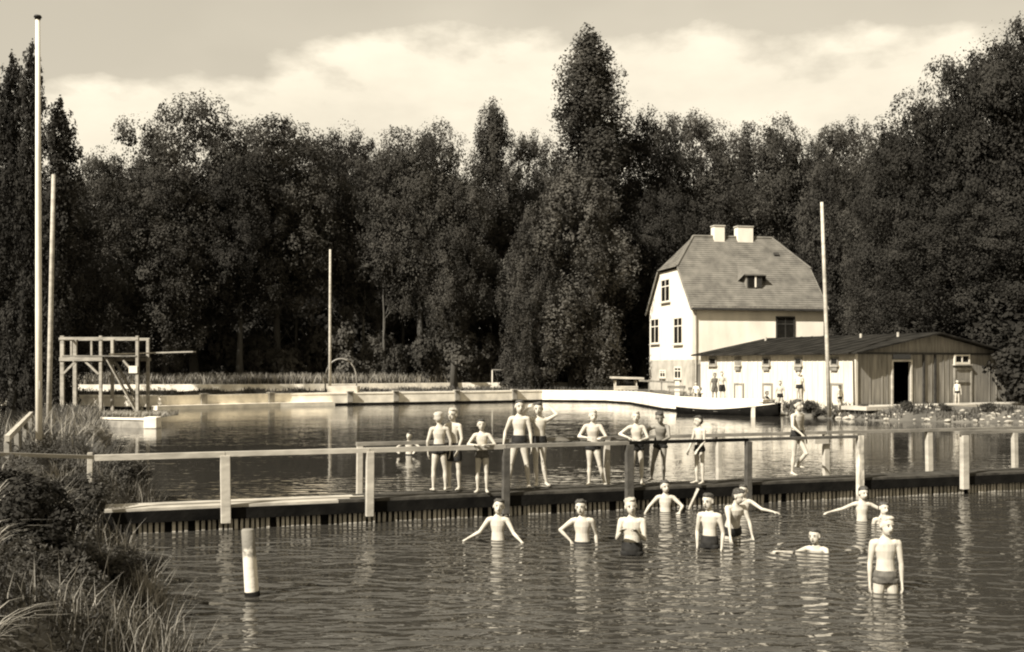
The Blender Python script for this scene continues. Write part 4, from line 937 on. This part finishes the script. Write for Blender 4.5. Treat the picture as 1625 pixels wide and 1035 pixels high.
        if abs(hdv.z) <= .8 and nn.z > 0: nn = -nn       # palm turns down when the hand lies flat
        pc = wr+hdv*.052*L_
        mb.tube([wr, wr+hdv*.025*L_, pc], [(.0135*L_, .0105*L_), (.022*L_, .0095*L_), (.025*L_, .009*L_)], 12, pw, True)
        fr_ = max(.0058*L_, .0088 if not far else .011)
        for k, (off, ln) in enumerate(((-.0195, .043), (-.0065, .050), (.0065, .047), (.0195, .037))):
            if far: off *= 1.1
            q0 = pc+pw*off*L_*1.05; spread = pw*off*3.2
            d_a = (hdv+spread*.35+nn*.12).normalized(); d_b = (hdv+spread*.3+nn*.6).normalized(); q1 = q0+d_a*ln*.6*L_
            mb.tube([q0, q1, q1+d_b*ln*.55*L_], [fr_, fr_*.95, fr_*.85], 7, None, True)
        th0 = wr+hdv*.018*L_-pw*.016*L_*(1 if s < 0 else 1)
        td = (hdv*.7-pw*.75+nn*.25).normalized(); mb.tube([th0, th0+td*.028*L_, th0+td*.028*L_+(hdv*.9-pw*.2+nn*.3).normalized()*.024*L_], [fr_*1.25, fr_*1.1, fr_*.9], 7, None, True)
        hands.append(wr)
    # legs
    knees = []
    for s, a_, b_ in ((-1, dL, dL2), (1, dR, dR2)):
        hp = pel+side*s*.044*L_-V3(0, 0, .02*L_); kn = hp+a_*tl; an = kn+b_*sl
        mb.tube([hp, hp+a_*tl*.35, hp+a_*tl*.75, kn], [(.048*L_*B, .05*L_*B), (.044*L_*B, .046*L_*B), (.033*L_, .034*L_), .029*L_], 12, None, True)
        mb.tube([kn, kn+b_*sl*.12, kn+b_*sl*.35, kn+b_*sl*.75, an], [.0285*L_, .027*L_, .0305*L_, .020*L_, .0165*L_], 12, None, True)
        mb.ell(kn+V3(0, .012*L_, 0), (.022*L_, .02*L_, .026*L_)); knees.append((hp, a_))
        fd = V3(0, 1, 0)
        toe = V3(s*.25, 1, 0).normalized()
        if foot and s in foot: toe = n(foot[s])
        hl = an-toe*.022*L_-V3(0, 0, .022*L_); tz = an+toe*.075*L_-V3(0, 0, .029*L_)
        mb.tube([an, an+V3(0, 0, -.016*L_)], [.019*L_, .02*L_], 10, None, True)
        mb.tube([hl, an+toe*.03*L_-V3(0, 0, .020*L_), tz, tz+toe*.03*L_], [(.018*L_, .016*L_), (.02*L_, .019*L_), (.026*L_, .0125*L_), (.022*L_, .009*L_)], 10, toe.cross(V3(0, 0, 1)), True)
    me = fuse(mb, vox, 2 if not far else 1)
    o = bpy.data.objects.new('person', me); C.objects.link(o); me.materials.clear(); me.materials.append(M[skin])
    o.location = base; o.rotation_euler = (0, 0, math.radians(heading)); tag(o, label, 'person', group)
    def child(name, m_, mt, v=None, sm=2):
        mm = fuse(m_, v or vox, sm); c = bpy.data.objects.new(name, mm); C.objects.link(c); mm.materials.clear(); mm.materials.append(M[mt]); c.parent = o; return c
    # hair: cap over the skull, clear of the face
    hm = MB(); hm.ell(hc+hd*.033*L_-f_*.014*L_, (hr*.81, hr*.93, hr*.76), ax, 16, 10); hm.ell(hc-f_*.030*L_-hd*.0*L_, (hr*.76, hr*.70, hr*.80), ax, 14, 8)
    hm.ell(hc+hd*.066*L_+f_*.022*L_-hs_*.01*L_, (hr*.52, hr*.56, hr*.26), ax, 12, 8)
    for k in range(0 if far else 22):
        a_ = qr.uniform(-1.9, 1.9); e_ = qr.uniform(.25, .75); dv = (f_*math.cos(a_)+hs_*math.sin(a_))*math.cos(e_*1.5)+hd*math.sin(e_*1.5); p_ = hc+hd*.030*L_-f_*.012*L_+dv*hr*.80
        hm.ell(p_, (.014*L_, .014*L_, .011*L_), ax, 6, 5)
    child('hair', hm, hair, max(vox, .0085), 1)
    # trunks
    tm = MB(); k = 1.19
    tm.tube([pel-sp_*.045*L_, pel+sp_*.01*L_, pel+sp_*(.075 if high else .05)*L_], [(.066*L_*B*k, .056*L_*B*k), (.079*L_*B*k, .061*L_*B*k), (.073*L_*B*k, .053*L_*B*k)], 16, side)
    tm.ell(pel+V3(0, 0, -.055*L_), (.036*L_, .045*L_, .03*L_))
    for s in (-1, 1): tm.ell(pel+side*s*.035*L_-fwd*.03*L_-V3(0, 0, .015*L_), (.046*L_, .046*L_, .048*L_))
    for hp, a_ in knees:
        ln = .16 if long else .035
        tm.tube([hp, hp+a_*ln*.5*L_, hp+a_*ln*L_], [.052*L_*B*k, .051*L_*B*k, .049*L_*B*k if long else .047*L_*B*k], 12)
    child('swimming_trunks' if not shirt else 'shorts', tm, trunks)
    if shirt:
        sm_ = MB(); sm_.tube([ch(.03), ch(.1), ch(.2), ch(.27), ch(.30)], [(.088*L_, .066*L_), (.084*L_, .062*L_), (.09*L_, .064*L_), (.088*L_, .056*L_), (.045*L_, .042*L_)], 16, side)
        for s, arm in ((-1, armL), (1, armR)):
            a0 = ch(shz-.004)+side*s*.085*L_; d1_ = n(arm[0]); sm_.tube([ch(shz-.01)+side*s*.03*L_, a0, a0+d1_*.11*L_], [.042*L_, .040*L_, .036*L_], 10)
        child('shirt', sm_, shirt)
    if not far:
        for s in (-1, 1):
            eo = bpy.data.objects.new('eye', None)
            em = MB().ell(hc+hs_*s*.023*L_+f_*.060*L_+hd*.006*L_, (.0072*L_, .005*L_, .0036*L_), ax, 8, 6)
            bpy.data.objects.remove(eo); obj('eye', em, M['eye'], o, smooth=True, local=True)
            obj('eyebrow', MB().tube([hc+hs_*s*.014*L_+f_*.0615*L_+hd*.018*L_, hc+hs_*s*.025*L_+f_*.0605*L_+hd*.021*L_, hc+hs_*s*.034*L_+f_*.054*L_+hd*.018*L_], [.0022*L_, .0026*L_, .0018*L_], 6), M[hair], o, smooth=True, local=True)
        obj('mouth', MB().ell(hc-hd*.040*L_+f_*.061*L_, (.0165*L_, .005*L_, .0045*L_), ax, 10, 6), M['lip'], o, smooth=True, local=True)
    return o
def on_deck(px, feet): p_ = at(px, feet, .4); p_.z = .4; return p_
def in_water(px, wy, top, h):
    p_ = at(px, wy, 0); tz = Z(top, p_.y); p_.z = tz-h*1.0; return p_
GD = 'children standing on the boardwalk'; GW = 'children bathing in the near water'; GS = 'people on the far shore'
DN = ((-.3, 0, -1), (-.1, .12, -1)); DNR = ((.3, 0, -1), (.1, .12, -1))
# boardwalk
person('boy with his back turned and both arms down, leftmost on the boardwalk', 697, on_deck(697, 781), 1.33, 8, armL=((-.32, 0, -1), (.05, .3, -1)), armR=((.32, 0, -1), (-.05, .3, -1)), group=GD, hair='hair_fair', legL=((-.12, 0, -1), (-.02, 0, -1)), legR=((.14, .05, -1), (.02, 0, -1)), high=True)
person('boy in long dark shorts standing close beside the leftmost boy', 718, on_deck(720, 780)+V3(0, .08, 0), 1.39, 150, lean=(.05, 0, 1), armL=((-.25, .1, -1), (.1, .5, -1)), armR=((.35, .3, -.8), (-.3, .6, -.5)), long=True, group=GD, hair='hair_fair', legL=((-.1, 0, -1), (0, -.05, -1)), legR=((.1, .05, -1), (0, -.05, -1)))
person('small boy leaning with both forearms on the rail left of the tallest pair', 765, on_deck(765, 783), 1.22, 176, lean=(0, .1, 1), armL=((-.55, .25, -.8), (.55, .6, .05)), armR=((.55, .25, -.8), (-.5, .6, .05)), group=GD, hair='hair_dark', trunks='cloth_grey')
person('tallest boy on the boardwalk, legs apart and one arm hanging, left of the pair', 824, on_deck(824, 775), 1.52, 172, armL=((-.2, .0, -1), (-.1, .2, -1)), armR=((.42, 0, -1), (.12, .2, -1)), legL=((-.18, 0, -1), (-.1, 0, -1)), legR=((.22, .0, -1), (.14, 0, -1)), group=GD, high=True)
person('tall boy with both hands raised behind his neck, right of the pair in the middle', 856, on_deck(856, 774)+V3(0, .1, 0), 1.47, 184, armL=((-.5, .55, .35), (.5, -.75, .6)), armR=((.5, .55, .35), (-.5, -.75, .6)), legL=((-.02, 0, -1), (-.16, 0, -1)), legR=((.0, .0, -1), (-.05, 0, -1)), group=GD, high=True)
person('boy leaning on the rail with folded forearms and crossed legs beside a pale post', 941, on_deck(941, 772), 1.33, 172, lean=(0, .12, 1), armL=((-.5, .2, -.85), (.3, .75, .0)), armR=((.55, .15, -.85), (-.75, .5, -.05)), legL=((-.2, .1, -1), (-.28, -.1, -1)), legR=((.02, 0, -1), (.02, -.02, -1)), group=GD, hair='hair_fair')
person('boy resting one elbow wide on the rail, just right of the dark middle post', 1011, on_deck(1011, 771), 1.30, 176, lean=(.05, .08, 1), armL=((-.35, .3, -.85), (.5, .6, -.1)), armR=((.85, .2, -.6), (-.7, .4, -.25)), group=GD, hair='hair_fair')
person('tanned boy bending over the rail, darkest child on the boardwalk', 1056, on_deck(1048, 768), 1.36, 152, lean=(-.18, .42, 1), head=(-.1, .35, 1), armL=((-.3, .5, -.9), (.3, .7, -.2)), armR=((.8, .4, -.5), (.1, .7, -.5)), legL=((-.05, .12, -1), (.1, -.3, -1)), legR=((.22, .1, -1), (.25, -.35, -1)), skin='skin_tan', group=GD, high=True)
person('small slim boy standing sideways, rightmost of the group at the rail', 1110, on_deck(1110, 769), 1.21, 125, armL=((-.15, .15, -1), (.1, .6, -.6)), armR=((.25, .1, -1), (-.05, .5, -.8)), group=GD, hair='hair_dark')
person('boy striding along the boardwalk alone with one heel lifted', 1262, on_deck(1264, 756), 1.46, 215, lean=(0, .06, 1), armL=((-.35, -.3, -.9), (-.1, .3, -.9)), armR=((.4, .35, -.8), (-.25, .6, -.5)), legL=((-.12, .42, -.9), (-.05, -.75, -.75)), legR=((.02, -.03, -1), (.0, -.12, -1)), group=GD, hair='hair_dark', high=True)
# near water
person('boy in waist-deep water stretching both arms down to the surface, leftmost bather', 790, in_water(790, 857, 799, 1.38), 1.38, 172, armL=((-.5, .3, -.85), (-.45, .4, -.35)), armR=((.6, .35, -.85), (.62, .2, -.33)), group=GW)
person('boy in waist-deep water with a hand on his hip', 924, in_water(924, 862, 800, 1.38), 1.38, 176, armL=((-.25, -.3, -.9), (-.1, .2, -1)), armR=((.85, .0, -.65), (-.75, .15, -.75)), group=GW)
person('boy standing in the water with hands clasped on his chest and dark trunks just showing', 1003, in_water(1003, 881, 797, 1.46), 1.46, 170, armL=((-.12, .25, -1), (.42, .75, .55)), armR=((.22, .2, -1), (-.35, .8, .55)), group=GW, hair='hair_fair', trunks='cloth', high=True)
person('boy crouching in the water under the boardwalk with elbows spread', 1056, in_water(1056, 812, 768, 1.36), 1.36, 176, armL=((-.75, .3, -.7), (.3, .75, -.35)), armR=((.75, .3, -.75), (.35, .6, -.45)), group=GW)
person('boy seen in half profile beside the bending boy, dark trunks at the waterline', 1127, in_water(1126, 871, 790, 1.44), 1.44, 150, armL=((-.2, -.1, -1), (0, .3, -1)), armR=((.2, -.1, -1), (-.1, .25, -1)), group=GW, high=True)
person('boy bending forward with rounded shoulders and one arm reaching down into the water', 1161, in_water(1161, 854, 783, 1.36)+V3(0, 0, .05), 1.36, 200, lean=(.0, .32, 1), head=(0, .3, 1), armL=((-.3, .3, -1), (-.05, .3, -1)), armR=((.2, .5, -.9), (.2, .5, -1)), build=1.15, group=GW)
person('boy behind the bending boy with a hand skimming the water to the right', 1180, in_water(1180, 813, 775, 1.34), 1.34, 165, armL=((-.8, .3, -.5), (-.9, .2, -.15)), armR=((.4, .2, -.9), (.0, .6, -.4)), group=GW)
person('boy in waist-deep water reaching an arm out to the left, right of the swimmer', 1368, in_water(1368, 827, 778, 1.32), 1.32, 178, armL=((-.85, .1, -.45), (-.1, .3, -1)), armR=((.9, .1, -.35), (1, .15, -.22)), group=GW)
person('blond boy standing nearest the camera in dark trunks with both arms hanging', 1405, in_water(1405, 940, 827, 1.42), 1.42, 178, armL=((-.15, .02, -1), (-.02, .05, -1)), armR=((.15, .02, -1), (.02, .05, -1)), group=GW, hair='hair_fair', trunks='cloth_grey', legL=((-.12, 0, -1), (0, 0, -1)), legR=((.12, 0, -1), (0, 0, -1)))
person('boy up to his neck in the water, his head showing just over the nearest boy', 1400, in_water(1400, 831, 803, 1.3), 1.3, 185, group=GW)
person('swimmer with only head and shoulders out of the water, left of the nearest boy', 1300, in_water(1299, 872, 841, 1.35), 1.35, 150, lean=(0, .35, 1), head=(0, .1, 1), armL=((-.3, .8, -.45), (-.2, .9, .0)), armR=((.5, .8, -.2), (.7, .6, .12)), group=GW)
# far swimmer behind the boardwalk
person('lone bather far out in the water behind the left rail', 649, in_water(649, 722, 689, 1.45), 1.45, 170, far=True, armL=((-.8, .2, -.5), (.3, .6, -.3)), armR=((.8, .2, -.5), (-.3, .6, -.3)))
# shore people
def shore(label, px, feet_d, h, hd, **k):
    x = X(px, feet_d); person(label, px, V3(x, feet_d, hz(x, feet_d)), h, hd, far=True, group=GS, **k)
shore('person in dark clothes standing before the shed, left of a close pair', 1134, 60.3, 1.62, 180, skin='skin_tan', shirt='cloth_grey', trunks='cloth_grey', long=True)
shore('bare-chested person with black shorts standing before the shed, right of a close pair', 1146, 60.0, 1.66, 185, long=True, legL=((-.15, 0, -1), (-.05, 0, -1)))
x = X(1104, 62.3); person('child in white seated on the bench near the left shed end', 1104, V3(x, 62.15, hz(x, 62.3)+.0), 1.3, 165, far=True, group=GS, shirt='cloth_white', trunks='cloth_white', legL=((-.1, .9, -.1), (0, .1, -1)), legR=((.1, .9, -.1), (0, .1, -1)), armL=((-.3, .4, -.8), (.1, .8, -.2)), armR=((.3, .4, -.8), (-.1, .8, -.2)), pelvis_z=.50)
shore('person sitting hunched on the shore behind the boat stern, dark clothes', 1212, 57.6, 1.5, 230, skin='skin_tan', shirt='cloth', trunks='cloth', legL=((-.1, .8, .5), (0, .3, -1)), legR=((.1, .8, .5), (0, .3, -1)), armL=((-.2, .6, -.6), (.1, .7, .1)), armR=((.2, .6, -.6), (-.1, .7, .1)), lean=(0, .35, 1), pelvis_z=.10)
shore('pale bather in black trunks standing at the shore right of the boat stern', 1238, 56.0, 1.6, 170, high=True)
shore('person in a white top and black trunks standing before the fourth shed window', 1268, 57.3, 1.72, 178, shirt='cloth_white', high=True)
shore('child in a white shirt standing by the hatch door next to the shed corner', 1333, 53.2, 1.25, 200, shirt='cloth_white', trunks='cloth')
shore('child in a white shirt and black shorts standing before the grey shed gable', 1519, 55.3, 1.3, 180, shirt='cloth_white', trunks='cloth', hair='hair_dark')
shore('person crouching among the weeds at the shore below the shed', 1250, 54.2, 1.5, 150, skin='skin_tan', shirt='cloth_grey', trunks='cloth', legL=((-.2, .8, .35), (0, -.2, -1)), legR=((.2, .8, .35), (0, -.2, -1)), armL=((-.2, .6, -.6), (.1, .7, -.1)), armR=((.2, .6, -.6), (-.1, .7, -.1)), lean=(0, .3, 1), pelvis_z=.28)
# plants on the shore before the shed
for i, (px, d, s, lab) in enumerate([(1285, 54.5, .8, 'weedy bush on the shore right of the pale bather'), (1365, 52.5, .7, 'low weedy bush at the shed corner'), (1300, 53.4, .7, 'low bush at the foot of the leaning flagpole'), (1440, 51.3, .6, 'small weedy bush below the open shed door'), (1500, 50.6, .6, 'small weedy bush left of the child before the gable'), (1570, 50.0, .8, 'weedy bush on the right part of the stony shore')]):
    x = X(px, d); r = link('bush', NB[i % 3], None); r.location = (x, d, hz(x, d)-.05); r.scale = (s, s, s*.7); r.rotation_euler[2] = i; tag(r, lab, 'bush', 'weedy bushes on the right shore')
